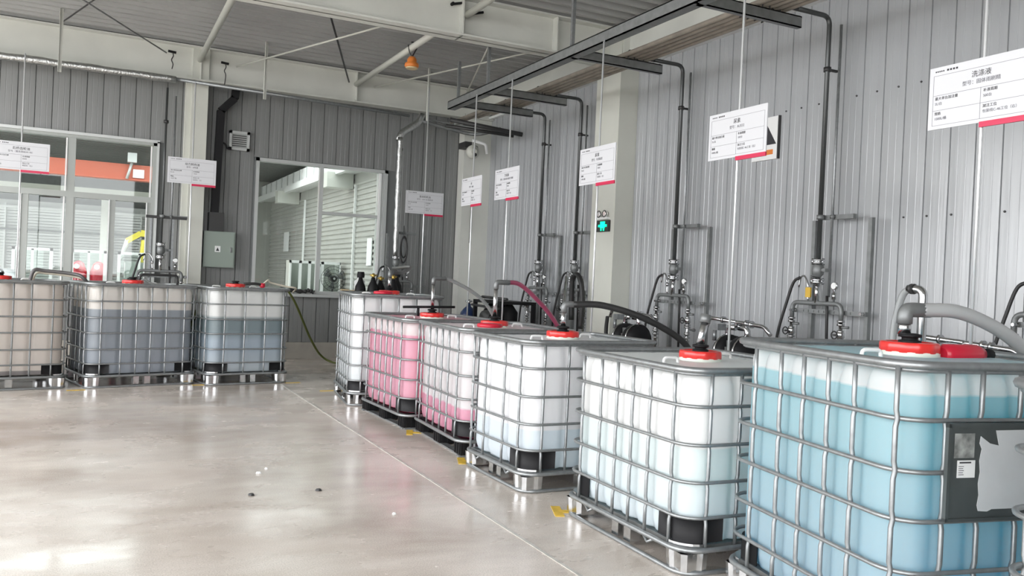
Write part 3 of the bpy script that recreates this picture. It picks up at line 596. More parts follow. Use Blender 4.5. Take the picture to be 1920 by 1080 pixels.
# ------------------------------------------------------------ valve stations
def flange(mb, c, r, th=.014): mb.cyl((c[0], c[1], c[2]-th/2), (c[0], c[1], c[2]+th/2), r, 16)
def station(loc, rz, label, top=3.9, second=True, tagged=False, stub=.45, chain=False, hose=True, sr=.022):
    # local frame: wall behind at +y, x runs to the viewer's right; origin on the floor below the riser
    o = thing('valve_station', label, 'valve station', loc, rz, 'valve stations along the walls')
    part('supply_pipe', MB().tube(bend([(0, -stub, top), (0, 0, top), (0, 0, 1.70)] if stub else [(0, 0, top), (0, 0, 1.70)], .09, 6), sr, 12), 'dkpipe', o, 'dark painted supply pipe')
    part('air_pipe', MB().tube([(.12, .02, top-.1), (.12, .02, 1.36)], .0125, 10), 'galv', o)
    for x in ((-.13, .50) if second else (-.13,)): part('support_post', MB().box(x-.02, x+.02, .06, .10, 0.012, 2.06), 'galvd', o)
    for x in ((-.13, .50) if second else (-.13,)): part('post_foot', MB().box(x-.06, x+.06, .02, .14, 0, .012), 'galv', o)
    cb = MB().box(-.02, .34, .035, .075, 2.06, 2.10); cb.lathe([(.034, -.02), (.034, .02)], (0, 0, 2.08), 12).lathe([(.022, -.015), (.022, .015)], (.12, .02, 2.08), 10)
    part('clamp_bar', cb, 'galvd', o)
    part('wall_bracket', MB().lathe([(.034, -.02), (.034, .02)], (0, 0, 3.42), 12).box(-.012, .012, 0, .12, 3.41, 3.43), 'dark', o)
    for zf in (1.677, 1.50):
        mb = MB().lathe([(.03, -.022), (.062, -.021), (.062, -.004), (.052, -.003), (.052, .003), (.062, .004), (.062, .021), (.03, .022)], (0, 0, zf), 18)
        for k in range(6):
            a = PI*k/3; mb.cyl((.052*math.cos(a), .052*math.sin(a), zf-.03), (.052*math.cos(a), .052*math.sin(a), zf+.03), .007, 6)
        part('flange', mb, 'steel', o)
    mb = MB().lathe([(.024, 1.52), (.030, 1.54), (.052, 1.56), (.056, 1.60), (.05, 1.64), (.03, 1.66)], (0, 0, 0), 14); mb.cyl((0, 0, 1.60), (.12, -.01, 1.60), .016, 8).box(.10, .13, -.05, .03, 1.585, 1.615)
    v_ = part('ball_valve', mb, 'galvd', o); part('valve_lever', MB().bar((-.03, -.045, 1.545), (.07, -.06, 1.53), .018, .006), 'dark', v_)
    part('drop_pipe', MB().tube([(0, 0, 1.49), (0, 0, 1.30)], .022, 12), 'steel', o)
    part('manifold_pipe', MB().tube(bend([(-.29, 0, 1.15), (-.29, 0, 1.30), (.29, 0, 1.30), (.29, 0, 1.15)], .07, 6), .021, 12), 'galvd', o)
    st = MB().box(-.30, .52 if second else .36, .03, .06, 1.205, 1.245)
    for k in range(10): st.box(-.20+k*.06, -.175+k*.06, .022, .03, 1.215, 1.235)
    part('slotted_strut', st, 'galvd', o)
    part('strut_bolt', MB().lathe([(.014, -.01), (.014, .02)], (.50 if second else .34, .0, 1.225), 8, 'y').lathe([(.012, -.03), (.012, .03)], (-.27, -.02, 1.225), 8, 'y'), 'steel', o)
    for sx in (-1, 1):
        x = .29*sx; mb = MB(); mb.cyl((x, 0, .62), (x, 0, 1.16), .017, 10)
        for z, r_ in ((1.15, .034), (1.12, .034), (1.06, .030), (.98, .038), (.955, .038), (.90, .030), (.84, .036), (.80, .030)): mb.lathe([(r_, -.010), (r_, .010)], (x, 0, z), 10)
        mb.lathe([(.02, .99), (.038, 1.01), (.038, 1.05), (.02, 1.07)], (x, 0, 0), 10)
        mb.lathe([(.02, .86), (.034, .87), (.034, .89), (.02, .9)], (x, 0, 0), 10)
        vb = part('leg_valve', mb, 'steel', o)
        hw = MB().tube([(x+.055*math.cos(a_)*1+.0, -.075, 1.03+.034*math.sin(a_)) if False else (x+.033*math.cos(a_), -.075, 1.03+.033*math.sin(a_)) for a_ in [2*PI*i/12 for i in range(12)]], .006, 6, True).cyl((x, 0, 1.03), (x, -.08, 1.03), .008, 6).bar((x-.033, -.075, 1.03), (x+.033, -.075, 1.03), .008, .006)
        part('hand_wheel', hw, 'dark', vb)
        part('side_fitting', MB().cyl((x, 0, .93), (x+.09, .02, .93), .010, 8).lathe([(.018, .07), (.018, .10)], (x, .02, .93), 8, 'x'), 'galvd', vb)
        part('side_fitting', MB().cyl((x, 0, 1.10), (x+.07, .02, 1.10), .012, 8), 'galvd', vb)
    g_ = part('pressure_gauge', MB().cyl((.20, 0, 1.32), (.20, 0, 1.43), .009, 8).lathe([(.024, -.008), (.034, -.012), (.034, .012), (.02, .018)], (.20, 0, 1.46), 18, 'y').lathe([(.02, 1.34), (.02, 1.40)], (.20, 0, 0), 10), 'steel', o)
    part('dial', MB().lathe([(.028, -.014), (.028, -.0125)], (.20, 0, 1.46), 18, 'y'), 'wh', g_)
    part('sample_tap', MB().tube(smooth([(-.10, 0, 1.32), (-.11, 0, 1.40), (-.10, -.01, 1.46), (-.15, 0, 1.54), (-.20, 0, 1.53), (-.22, 0, 1.44)], 4), .009, 8).lathe([(.018, 1.40), (.018, 1.44)], (-.105, 0, 0), 8), 'steel', o)
    if hose:
        part('hose', MB().tube(smooth([(-.20, -.01, 1.53), (-.27, -.02, 1.48), (-.33, -.04, 1.28), (-.40, -.06, 1.0), (-.46, -.06, .6)], 6), .014, 8), 'blackr', o)
        part('hose', MB().tube([(.12, .0, 1.37), (.13, 0, 1.2), (.15, 0, .55)], .013, 8), 'blackr', o)
    if tagged: part('ochre_tag', MB().box(-.105, -.045, -.035, -.02, 1.35, 1.44), 'gold', o)
    return o
station((5.90, 10.98, 0), -PI/2, 'farthest valve station on the right wall', 3.86)
station((5.90, 9.94, 0), -PI/2, 'valve station just left of the pale wall column', 3.90, second=False)
station((5.90, 7.74, 0), -PI/2, 'valve station just right of the pale wall column', 3.90)
station((5.90, 5.62, 0), -PI/2, 'valve station with an ochre tag, behind the blue tank', 3.90, tagged=True)
station((5.90, 3.49, 0), -PI/2, 'valve station at the right edge of the picture', 3.90)
s6 = station((.87, 12.95, 0), 0, 'valve station between left window and back wall column', 3.9, stub=0, second=False, sr=.016)
s7 = station((4.38, 13.0, 0), 0, 'valve station under the foil wrapped pipe at the back wall', 2.3, stub=0, second=True)
o = thing('hose_loop', 'thick black hose looped over the manifold beside the pale column', 'hose', (0, 0, 0))
part('hose', MB().tube(smooth([(5.72, 9.66, .9), (5.72, 9.68, 1.3), (5.72, 9.66, 1.46), (5.72, 9.55, 1.5), (5.72, 9.44, 1.38), (5.72, 9.40, 1.1), (5.72, 9.42, .8)], 6), .035, 10), 'blackr', o)
part('pipe', MB().cyl((5.6, 9.72, .3), (5.6, 9.62, 1.48), .018, 10).cyl((5.55, 9.62, .3), (5.55, 9.55, 1.40), .018, 10), 'steel', o)
for x, lb in ((.73, 'left'), (1.02, 'right')):
    mb = MB(); mb.box(x-.015, x+.015, 12.98, 13.0, .012, 2.06)
    for k in range(26): mb.box(x-.007, x+.007, 12.972, 12.98, .9+k*.045, .922+k*.045)
    o = tag(part('slotted_post', mb, 'galv', None), lb+' slotted steel post of the pipe frame beside the left window', 'post')
tag(part('cross_rail', MB().box(.66, 1.20, 12.96, 12.98, 2.045, 2.085), 'dark', None), 'short dark cross rail over the slotted posts beside the left window', 'rail')

# ------------------------------------------------------------ overhead tray rail, brackets, pipes
tag(part('tray_rail', MB().box(4.30, 4.312, -3, 10.85, 3.70, 3.81).box(4.30, 4.41, -3, 10.85, 3.70, 3.712).box(4.30, 4.38, -3, 10.85, 3.80, 3.812), 'galvd', None), 'long hanging channel rail under the ceiling parallel to the right wall', 'rail')
for y, lb in ((10.55, 'farthest'), (9.60, 'second farthest'), (7.54, 'middle'), (5.53, 'nearest visible')):
    o = thing('pipe_bracket', lb+' cross bracket hanging from the channel rail with its hanger rod', 'bracket', (4.34, y, 3.7), 0, 'pipe brackets under the ceiling')
    part('arm', MB().box(0, 1.13, -.004, .004, 0, .10).box(0, 1.13, -.004, .05, 0, .010).box(0, 1.13, -.004, .05, .09, .10), 'galvd', o)
    part('hanger', MB().box(-.03, .005, -.02, .015, 0, .60), 'galv', o)
    part('u_bolt', MB().tube(bend([(.68, .0, .09), (.68, 0, .19), (.76, 0, .19), (.76, 0, .09)], .03), .006, 6).tube(bend([(.80, .0, .09), (.80, 0, .19), (.88, 0, .19), (.88, 0, .09)], .03), .006, 6), 'dark', o)
for k in range(5):
    o = tag(part('supply_line', MB().tube([(4.99+.076*k, -3, 3.836), (4.99+.076*k, 12.4-.35*k, 3.836)], .025, 10), 'brown', None), ['innermost', 'second', 'middle', 'fourth', 'outermost'][k]+' of the five dusty brown pipes running under the ceiling along the right wall', 'pipe', 'brown pipes under the ceiling')
for y in (5.50,):
    for k in range(4): tag(part('pipe_hook', MB().tube(bend([(4.99+.083*k, y+.12, 3.79), (5.03+.083*k, y+.32, 3.79)], .01), .008, 6), 'dark', None), ['innermost', 'second', 'third', 'outermost'][k]+' dark hook rod under the brown pipes at the nearest bracket', 'hook', 'dark hook rods at the nearest bracket')
for x, z, lb in ((3.68, 4.56, 'left'), (3.95, 4.50, 'right')):
    o = thing('beam_clamp', lb+' black clamp on the near side of the girder above the lamp', 'clamp', (x, 9.17, z))
    part('jaw', MB().bar((-.07, -.03, -.01), (.07, -.03, .03), .03, .025), 'black', o); part('bolt', MB().lathe([(.02, -.05), (.02, 0)], (-.05, 0, 0), 8, 'y'), 'black', o)
for x, z, lb in ((.93, 4.47, 'left'), (1.66, 4.42, 'right')):
    o = thing('hook_chain', 'black hook and short chain on the back beam, '+lb+' of the column', 'chain', (x, 13.16, z))
    part('hook', MB().bar((-.06, 0, .0), (.05, 0, -.01), .03, .03), 'black', o)
    part('chain', MB().tube(smooth([(0, 0, 0), (.012, 0, -.06), (-.01, 0, -.12), (.012, 0, -.18), (0, 0, -.25 if x < 1 else -.34)], 4), .008, 5), 'dark', o)
for y, k in ((5.62, 2), (7.74, 3), (9.94, 3), (10.98, 4)):
    o = tag(part('branch_pipe', MB().tube(bend([(4.99+.076*k, y, 3.85), (4.99+.076*k, y, 3.92), (5.50, y, 3.90)], .03), .024, 10), 'dark', None), {5.62: 'nearest', 7.74: 'second nearest', 9.94: 'third', 10.98: 'farthest'}[y]+' dark branch pipe crossing from the brown pipes to a wall riser', 'pipe')
# purlin tubes under the roof
for nm, p, q, r_, m_, lb in (('purlin_tube', (1.31, 13.2, 4.42), (1.31, -3, 4.42), .042, 'column', 'pale round tube under the roof starting at the left back column'),
                      ('purlin_tube', (3.66, 13.2, 4.40), (3.66, 9.22, 4.38), .042, 'column', 'pale round tube under the roof with the orange lamp'),
                      ('purlin_tube', (3.80, 9.1, 4.45), (3.80, -3, 4.5), .042, 'column', 'pale round tube under the roof on the near side of the girder'),
                      ('brace_rod', (-.5, 12.9, 4.55), (.6, 9.3, 4.62), .010, 'dark', 'brace rod at the upper left corner of the roof'),
                      ('brace_rod', (-.30, 11.2, 4.50), (.85, 13.2, 4.45), .010, 'galvd', 'thin brace rod coming down left of the back column'),
                      ('brace_rod', (2.19, 9.35, 4.45), (3.54, 13.2, 4.42), .013, 'dark', 'dark brace rod crossing the middle roof bay'),
                      ('brace_rod', (3.27, 9.35, 4.40), (1.83, 13.2, 4.40), .012, 'column', 'pale brace rod crossing the middle roof bay'),
                      ('brace_rod', (5.25, 9.35, 4.40), (3.96, 13.2, 4.40), .012, 'column', 'pale brace rod in the right roof bay'),
                      ('brace_rod', (4.31, 9.35, 4.45), (5.5, 13.1, 4.45), .012, 'column', 'pale brace rod falling towards the room corner')):
    tag(part(nm, MB().tube([p, q], r_, 12), m_, None), lb, 'roof brace' if 'rod' in nm else 'roof tube')
for x, lb in ((-.47, 'left'), (2.15, 'middle'), (4.66, 'right')):
    tag(part('hanger_angle', MB().box(x-.022, x+.022, 12.6, 12.606, 3.85, 4.68).box(x-.022, x-.016, 12.56, 12.606, 3.85, 4.68), 'beam', None), lb+' hanger angle holding the foil pipe below the back beam', 'hanger')
# pipes along the back
o = thing('foil_pipe', 'foil wrapped pipe along the back beam over the left window', 'pipe', (0, 0, 0)); part('lagging', MB().tube([(-6.9, 13.0, 4.04)]+[(-6.9+k*.2, 13.0, 4.04+.004*math.sin(k*2.1)) for k in range(1, 40)]+[(.98, 13.0, 4.04)], [.052+.004*math.sin(k*1.7) for k in range(41)], 12), 'foil', o)
o = thing('back_pipe', 'bare grey pipe along the back beam from the column to the corner', 'pipe', (0, 0, 0)); part('pipe', MB().tube([(.95, 13.0, 4.05), (4.5, 13.0, 3.98)], .026, 10), 'galv', o)
part('corner_pipe', MB().tube(smooth([(4.7, 13.0, 3.92), (5.2, 12.95, 3.84), (5.6, 12.8, 3.78), (5.75, 12.2, 3.8)], 5), .030, 10).tube(smooth([(4.7, 13.05, 3.98), (5.3, 12.95, 3.92), (5.75, 12.6, 3.84)], 5), .022, 8), 'galvd', o)
part('corner_pipe', MB().tube([(4.9, 12.4, 3.78), (5.9, 12.0, 3.68)], .028, 8).tube([(4.8, 12.0, 3.80), (5.9, 11.7, 3.66)], .035, 8), 'dark', o)
part('elbow', MB().tube([(5.08, 12.5, 3.86), (5.25, 12.4, 3.9)], .055, 12), 'foil', o)
o = thing('foil_drop_pipe', 'foil wrapped pipe falling from the beam to the floor right of the second window', 'pipe', (0, 0, 0))
P_ = bend([(4.72, 13.0, 4.03), (4.68, 13.0, 3.90), (4.38, 13.0, 3.68), (4.33, 13.0, 3.55)], .10, 4); part('upper_bend', MB().tube(P_, .055, 12), 'foil', o)
zz = [3.6-k*.07 for k in range(28)]; part('lagging', MB().tube([(4.335+.003*math.sin(k*1.3), 12.92, z) for k, z in enumerate(zz)], [.040+.004*math.sin(k*2.3) for k in range(28)], 12), 'foil', o)
part('hose_coil', MB().tube([(4.47+.05*math.cos(a), 12.90, 1.85+.17*math.sin(a)) for a in [2*PI*i/20 for i in range(20)]], .012, 6, True).tube([(4.46+.06*math.cos(a), 12.88, 1.80+.2*math.sin(a)) for a in [2*PI*i/20 for i in range(20)]], .012, 6, True), 'blackr', o)
o = thing('duct_pipe', 'black cable duct bending down from the beam to the green grey cabinet', 'duct', (0, 0, 0))
mb = MB(); P_ = [(1.86, 13.35, 4.15), (1.84, 13.35, 3.95), (1.65, 13.35, 3.74), (1.62, 13.35, 2.20)]
for a, b_ in zip(P_[:-1], P_[1:]): mb.bar(a, b_, .11, .10, (0, 1, 0))
part('duct', mb, 'black', o); part('duct_shoe', MB().box(1.54, 1.75, 13.28, 13.5, 1.93, 2.21), 'dark', o)
part('short_lever', MB().tube(smooth([(1.68, 13.35, 3.27), (1.73, 13.33, 3.25), (1.77, 13.33, 3.18), (1.81, 13.33, 3.19)], 3), .012, 6), 'black', o)
o = thing('switch_cabinet', 'grey green electrical cabinet on the back wall beside the column', 'cabinet', (0, 0, 0))
part('body', MB().box(1.48, 1.93, 13.32, 13.5, 1.39, 1.93), 'cabgreen', o); d_ = part('door', MB().box(1.49, 1.915, 13.305, 13.322, 1.40, 1.92), 'cabgreen', o)
part('handle', MB().box(1.86, 1.88, 13.29, 13.306, 1.62, 1.70), 'steel', d_); part('warning_plate', MB().box(1.64, 1.72, 13.300, 13.306, 1.62, 1.71), 'wh', d_)
part('warning_triangle', MB().add([(1.655, 13.299, 1.635), (1.705, 13.299, 1.635), (1.68, 13.299, 1.69), (1.655, 13.3, 1.635), (1.705, 13.3, 1.635), (1.68, 13.3, 1.69)], [(0, 1, 2), (3, 5, 4), (0, 3, 4, 1)]), 'ink', d_)
o = thing('wall_vent', 'square white louvred vent in the back wall above the cabinet', 'vent', (0, 0, 0))
part('frame', MB().box(1.80, 2.10, 13.44, 13.51, 3.19, 3.23).box(1.80, 2.10, 13.44, 13.51, 3.44, 3.48).box(1.80, 1.84, 13.44, 13.51, 3.19, 3.48).box(2.06, 2.10, 13.44, 13.51, 3.19, 3.48), 'alu', o)
part('backing', MB().box(1.83, 2.07, 13.49, 13.50, 3.22, 3.45), 'dark', o)
for k in range(7): part('louvre', MB().bar((1.84, 13.465, 3.245+k*.031), (2.06, 13.465, 3.245+k*.031), .006, .020, (0, .6, 1)), 'alu', o)
# corner floodlight
o = thing('corner_siren', 'round white siren with a grey bracket high on the corner column', 'siren', (0, 0, 0))
part('body', MB().lathe([(.07, .05), (.11, .02), (.115, -.03), (.10, -.06), (.05, -.075)], (5.60, 12.92, 3.50), 20, 'y'), 'column', o); part('mouth', MB().lathe([(.03, -.08), (.03, -.074)], (5.62, 12.92, 3.45), 10, 'y'), 'dark', o)
part('bracket', MB().tube(bend([(5.6, 12.95, 3.70), (5.85, 12.95, 3.66), (5.88, 12.95, 3.50)], .04), .025, 8), 'wh', o); part('arm', MB().tube([(5.56, 13.0, 3.6), (5.56, 13.27, 3.66)], .03, 8).box(5.5, 5.62, 13.0, 13.28, 3.58, 3.68), 'dark', o)
part('cable', MB().tube(smooth([(5.6, 12.98, 3.62), (5.72, 12.98, 3.60), (5.76, 13.2, 3.45), (5.76, 13.26, 2.0)], 5), .006, 5), 'dark', o)
# orange lamp
o = thing('hanging_lamp', 'orange explosion proof lamp hanging from the pale roof tube', 'lamp', (3.67, 10.6, 4.13))
part('housing', MB().lathe([(.085, 0), (.095, .02), (.09, .05), (.06, .07), (.065, .10), (.04, .14)], (0, 0, 0), 18), 'orange', o)
part('glass_ring', MB().lathe([(.075, -.018), (.08, 0)], (0, 0, 0), 18), 'timber', o)
part('hook', MB().tube(smooth([(0, 0, .14), (.03, 0, .2), (.065, 0, .28), (.03, 0, .33), (-.02, 0, .33)], 4), .009, 6).tube(smooth([(0, 0, .14), (-.04, 0, .2), (-.06, 0, .29)], 4), .007, 6), 'blackr', o)
# exit sign and twin emergency lamp
o = thing('exit_sign', 'small lit green exit sign on the pale wall column', 'sign', (5.82, 9.12, 2.06))
part('case', MB().box(-.02, .008, -.14, .14, 0, .145), 'dark', o); mb = MB().box(-.0225, -.0205, -.055, .055, .045, .13).box(-.0225, -.0205, -.10, -.06, .06, .09).box(-.0225, -.0205, .06, .10, .06, .09).box(-.0225, -.0205, -.045, -.015, .012, .04).box(-.0225, -.0205, .015, .045, .012, .04); part('lit_symbol', mb, 'green', o)
o = thing('emergency_lamp', 'twin round emergency lamp just above the green exit sign', 'lamp', (5.83, 9.12, 2.215))
part('base', MB().box(-.05, 0, -.12, .12, 0, .03), 'wh', o)
for yy in (-.06, .07): h_ = part('lamp_head', MB().lathe([(.03, .03), (.042, -.0), (.042, -.02), (.03, -.024)], (-.03, yy, .07), 16, 'x'), 'mirror', o); part('lamp_rim', MB().tube([(-.05, yy+.042*math.cos(a), .07+.042*math.sin(a)) for a in [2*PI*i/16 for i in range(16)]], .005, 6, True), 'dark', h_)
o = thing('wall_notice', 'framed white warning notice on the right wall, mostly behind a sign board', 'sign', (6.09, 6.58, 2.72))
part('panel', MB().box(-.012, .01, -.19, .17, 0, .43), 'wh', o); part('frame_edge', MB().box(-.018, .01, -.205, -.19, 0, .43), 'dark', o); part('orange_strip', MB().box(-.0135, -.011, -.13, .13, .05, .10), 'orange', o)
part('black_triangle', MB().add([(-.014, -.17, .15), (-.014, .12, .15), (-.014, -.03, .36)]+[(-.0125, -.17, .15), (-.0125, .12, .15), (-.0125, -.03, .36)], [(0, 2, 1), (3, 4, 5), (0, 1, 4, 3)]), 'ink', o)
# screw rows on the right wall
for z, ys in ((3.18, [5.45-.22*k for k in range(8)]+[5.89, 6.11, 6.31]), (2.06, [4.9-.22*k for k in range(8)])):
    mb = MB()
    for yy in ys: mb.lathe([(.010, 0), (.008, -.008)], (6.098, yy, z), 6, 'x')
    o = part('panel_screws', mb, 'screw', wr); o['kind'] = 'stuff'

# ------------------------------------------------------------ pumps along the right wall
def pump(x, y, label, s=1.0):
    o = thing('diaphragm_pump', label, 'pump', (x, y, 0), -PI/2, 'double diaphragm pumps on frames')
    fr_ = MB()
    for sx in (-.30, .30):
        for sy in (-.15, .15): fr_.bar((sx, sy, 0), (sx*.95, sy, .55), .03, .03)
    fr_.box(-.33, .33, -.17, .17, .53, .56); part('stand', fr_, 'galv', o)
    for sx in (-1, 1):
        part('chamber', MB().lathe([(.06, .20*sx), (.15, .17*sx), (.17, .12*sx), (.165, .05*sx), (.10, .04*sx)], (0, 0, .80), 20, 'x'), 'black', o)
        part('clamp_band', MB().lathe([(.172, .135*sx), (.178, .125*sx), (.172, .115*sx)], (0, 0, .80), 20, 'x', False), 'steel', o)
        part('elbow', MB().tube(bend([(.13*sx, 0, .95), (.13*sx, 0, 1.04), (.02*sx, 0, 1.04)], .05), .028, 10), 'steel', o)
        part('elbow', MB().tube(bend([(.13*sx, 0, .66), (.13*sx, 0, .60), (.02*sx, 0, .60)], .04), .028, 10), 'steel', o)
    part('centre_block', MB().box(-.05, .05, -.09, .09, .68, .92).box(-.07, .07, -.11, -.09, .74, .86), 'galvd', o)
    part('outlet_pipe', MB().tube(bend([(-.02, 0, 1.04), (-.02, 0, 1.09), (.34, 0, 1.07), (.42, 0, 1.0)], .04), .019, 10).tube(bend([(-.02, 0, 1.09), (-.40, 0, 1.11), (-.44, 0, 1.02)], .04), .019, 10).lathe([(.034, -.01), (.034, .01)], (-.2, 0, 1.10), 10, 'x').lathe([(.034, -.01), (.034, .01)], (.12, 0, 1.085), 10, 'x').lathe([(.034, -.01), (.034, .01)], (.18, 0, 1.08), 10, 'x'), 'steel', o)
    part('regulator', MB().box(-.30, -.22, -.05, .05, 1.0, 1.06).cyl((-.26, -.05, .90), (-.26, -.05, 1.0), .02, 8), 'galv', o)
    part('hose', MB().tube(smooth([(-.42, -.05, 1.02), (-.36, -.1, .85), (-.30, -.12, .6), (-.28, -.12, .3)], 5), .022, 8), 'blackr', o)
    return o
pump(5.35, 6.02, 'diaphragm pump seen between the half full pale tank and the blue tank'); pump(5.35, 7.72, 'diaphragm pump behind the pale blue level tank')
pump(5.35, 3.75, 'diaphragm pump mostly hidden behind the right end of the blue tank')
o = thing('black_pump_rack', 'black pump rack behind the two pink tanks', 'pump', (5.2, 10.65, 0))
mb = MB()
for sx in (-.25, .25):
    for sy in (-.42, .42): mb.bar((sx, sy, 0), (sx, sy, 1.10), .05, .05)
mb.box(-.27, .27, -.45, .45, 1.06, 1.10).box(-.27, .27, -.45, .45, .55, .59); part('rack', mb, 'black', o)
for yy in (-.28, 0, .28): part('pump_body', MB().lathe([(.06, .6), (.115, .63), (.12, .95), (.07, 1.02), (.04, 1.06)], (-.05, yy, 0), 14), 'black', o)
part('rack_pipe', MB().tube([(-.29, -.45, 1.0), (-.29, .45, 1.02)], .018, 8).tube([(-.2, -.5, 1.13), (-.2, .3, 1.14)], .02, 8), 'dark', o)
for yy in (-.2, .1, .3): part('pump_bolt', MB().lathe([(.02, 0), (.02, -.03)], (-.17, yy, .8), 8, 'x'), 'steel', o)
# cylinders near the corner
def cylb(x, y, h, r, m_, lab, vm_='brass', grp='gas cylinders below the second window'):
    o = thing('gas_cylinder', lab, 'cylinder', (x, y, 0), 0, grp)
    part('body', MB().lathe([(r*.9, 0), (r, .02), (r, h-.20), (r*.9, h-.13), (r*.55, h-.07), (.035, h-.04), (.03, h)], (0, 0, 0), 18), m_, o)
    v_ = part('valve', MB().lathe([(.02, 0), (.028, .03), (.018, .07)], (0, 0, h-.005), 10).cyl((-.05, 0, h+.035), (.05, 0, h+.035), .014, 8), vm_, o)
    part('guard_ring', MB().lathe([(.055, .0), (.06, .04), (.05, .09)], (0, 0, h), 12, 'z', False), 'black', o) if vm_ == 'dark' else None
for x, y, h, vm_, lb in ((3.62, 12.35, 1.33, 'dark', 'leftmost black gas cylinder below the second window'), (3.80, 12.3, 1.34, 'brass', 'second black gas cylinder, with a brass valve'), (3.95, 12.4, 1.30, 'brass', 'third black gas cylinder, slightly lower'), (4.10, 12.25, 1.33, 'brass', 'fourth black gas cylinder, next to the foil pipe'), (4.22, 12.45, 1.36, 'dark', 'black gas cylinder directly in front of the foil pipe')):
    cylb(x, y, h, .085, 'black', lb, vm_)
cylb(5.0, 11.42, 1.02, .13, 'blue', 'dark blue gas cylinder in the corner behind the pink tanks', 'steel', None)
o = thing('grey_motor', 'small dark motor with a curved pipe right of the blue cylinder', 'motor', (5.0, 10.95, .0)); part('body', MB().lathe([(.05, -.12), (.09, -.1), (.09, .1), (.05, .12)], (-.15, -.55, .88), 14, 'y').box(-.2, -.1, -.65, -.4, 0, .82), 'dark', o); part('pipe', MB().tube(bend([(-.15, -.75, .7), (-.15, -.75, .98), (-.15, -.60, .98)], .05), .02, 8), 'galvd', o)
# white canister + wooden blocks on the sill, dark rolled cable
tag(part('white_canister', MB().lathe([(.07, 0), (.085, .02), (.085, .24), (.05, .27), (.03, .30)], (3.92, 13.42, 1.03), 16), 'wh', None), 'white canister standing on the window sill left of the gas cylinders', 'canister')
tag(part('timber_block', MB().box(3.62, 3.75, 13.40, 13.48, 1.03, 1.13).box(3.64, 3.66, 13.39, 13.40, 1.04, 1.12), 'timber', None), 'left pale wooden block on the sill below the fan', 'wood block'); tag(part('timber_block', MB().box(3.78, 3.88, 13.40, 13.48, 1.03, 1.12), 'timber', None), 'right pale wooden block on the sill below the fan', 'wood block')
tag(part('dark_cable_roll', MB().tube(smooth([(2.50, 13.43, 1.08), (2.75, 13.42, 1.09), (3.0, 13.43, 1.07), (3.10, 13.43, 1.09), (3.18, 13.43, 1.06)], 6), [.03+.01*math.sin(i*1.9) for i in range(25)], 8), 'dark', None), 'dark rolled cable lying along the sill of the second window', 'cable')
o = tag(part('green_hose', MB().tube(smooth([(2.45, 11.9, 1.12), (2.58, 12.0, .95), (2.72, 12.15, .72), (2.92, 12.4, .40), (3.15, 12.6, .12), (3.4, 12.5, .02), (3.9, 12.3, .02)], 6), .016, 8), 'grass', None), 'yellow green hose hanging to the floor right of the dark teal tank', 'hose')
tag(part('hose_loop', MB().tube(smooth([(1.10, 11.0, .62), (1.16, 11.0, .78), (1.20, 11.05, .9), (1.24, 11.05, .75), (1.2, 11.0, .5), (1.2, 11.0, .02)], 6), .02, 8), 'grass', None), 'yellow green hose between the two grey blue tanks', 'hose')

# ------------------------------------------------------------ beyond the windows
mb = MB(); z = 0.0; pr2 = []
while z < 3.2: pr2 += [(4.52, z), (4.52, z+.04), (4.545, z+.055), (4.545, z+.085)]; z += .10
n_ = len(pr2); vs = [(a, yy, b_) for yy in (13.9, 24.7) for a, b_ in pr2]; mb.add(vs, [(i, i+1, n_+i+1, n_+i) for i in range(n_-1)]); mb.box(4.55, 4.8, 13.9, 24.7, 0, 3.9)
ow = struct('wall_outer_siding', mb, 'siding')
struct('trim_eave', MB().box(4.25, 4.8, 13.9, 25.5, 3.34, 3.75).box(4.15, 4.25, 13.9, 25.5, 3.30, 3.45), 'wh')
for k in range(16): part('fascia_rib', MB().box(4.235, 4.25, 14.1+k*.7, 14.2+k*.7, 3.45, 3.75), 'alu', ow)
for yy in (16.2, 21.0): part('eave_box', MB().box(4.0, 4.52, yy, yy+.35, 3.05, 3.34), 'beam', ow)
for yy in (15.9, 20.2): part('downpipe', MB().box(4.47, 4.51, yy, yy+.04, .2, 3.1), 'wh', ow)
part('wall_poster', MB().box(4.50, 4.515, 14.75, 15.05, 1.55, 2.05), 'wh', ow); part('wall_poster', MB().box(4.50, 4.515, 22.0, 22.6, 1.9, 2.4), 'wh', ow); part('pilaster', MB().box(4.45, 4.55, 14.15, 14.45, 0, 3.05), 'alu', ow)
struct('wall_outer_end', MB().box(2.6, 4.6, 24.7, 24.9, 0, 4.6), 'siding')
tag(part('yellow_door', MB().box(2.55, 2.95, 19.3, 19.4, 0, 2.3), M['timber'], None), 'ochre yellow door edge outside the left side of the second window', 'door')
struct('wall_far_hall', MB().box(-14, 2.7, 25.0, 25.2, 0, 2.9), 'blind')
struct('wall_far_upper', MB().box(-14, 8, 25.2, 25.3, 0, 5), 'galvd')
o = thing('roller_blinds', 'pale horizontal slatted shutters across the far hall seen through the left window', 'shutter', (0, 0, 0))
mb = MB(); z = .3
while z < 2.7: mb.box(-8, 2.6, 24.86, 24.90, z, z+.055); z += .075
q_ = part('slats', mb, 'blind', o); q_['kind'] = 'stuff'
for x in (-5, -3.4, -2.0, -.75, .45, 1.15): part('shutter_post', MB().box(x-.02, x+.02, 24.78, 24.86, 0, 2.8), 'wh', o)
part('shutter_rail', MB().box(-8, 2.6, 24.76, 24.85, 2.12, 2.17), 'galvd', o); part('shutter_rail', MB().box(-8, 2.6, 24.76, 24.85, 2.68, 2.74), 'wh', o)
mb = MB().box(-14, 8, 15.9, 16.9, 3.95, 4.05).box(-14, 8, 19.2, 25.2, 3.95, 4.05)  # unseen near strip added to block sky reflection; gap lets daylight into the hall
for k in range(29): mb.box(-14, 8, 19.3+k*.2, 19.38+k*.2, 3.90, 3.95)
struct('roof_far_hall', mb, 'roofd')
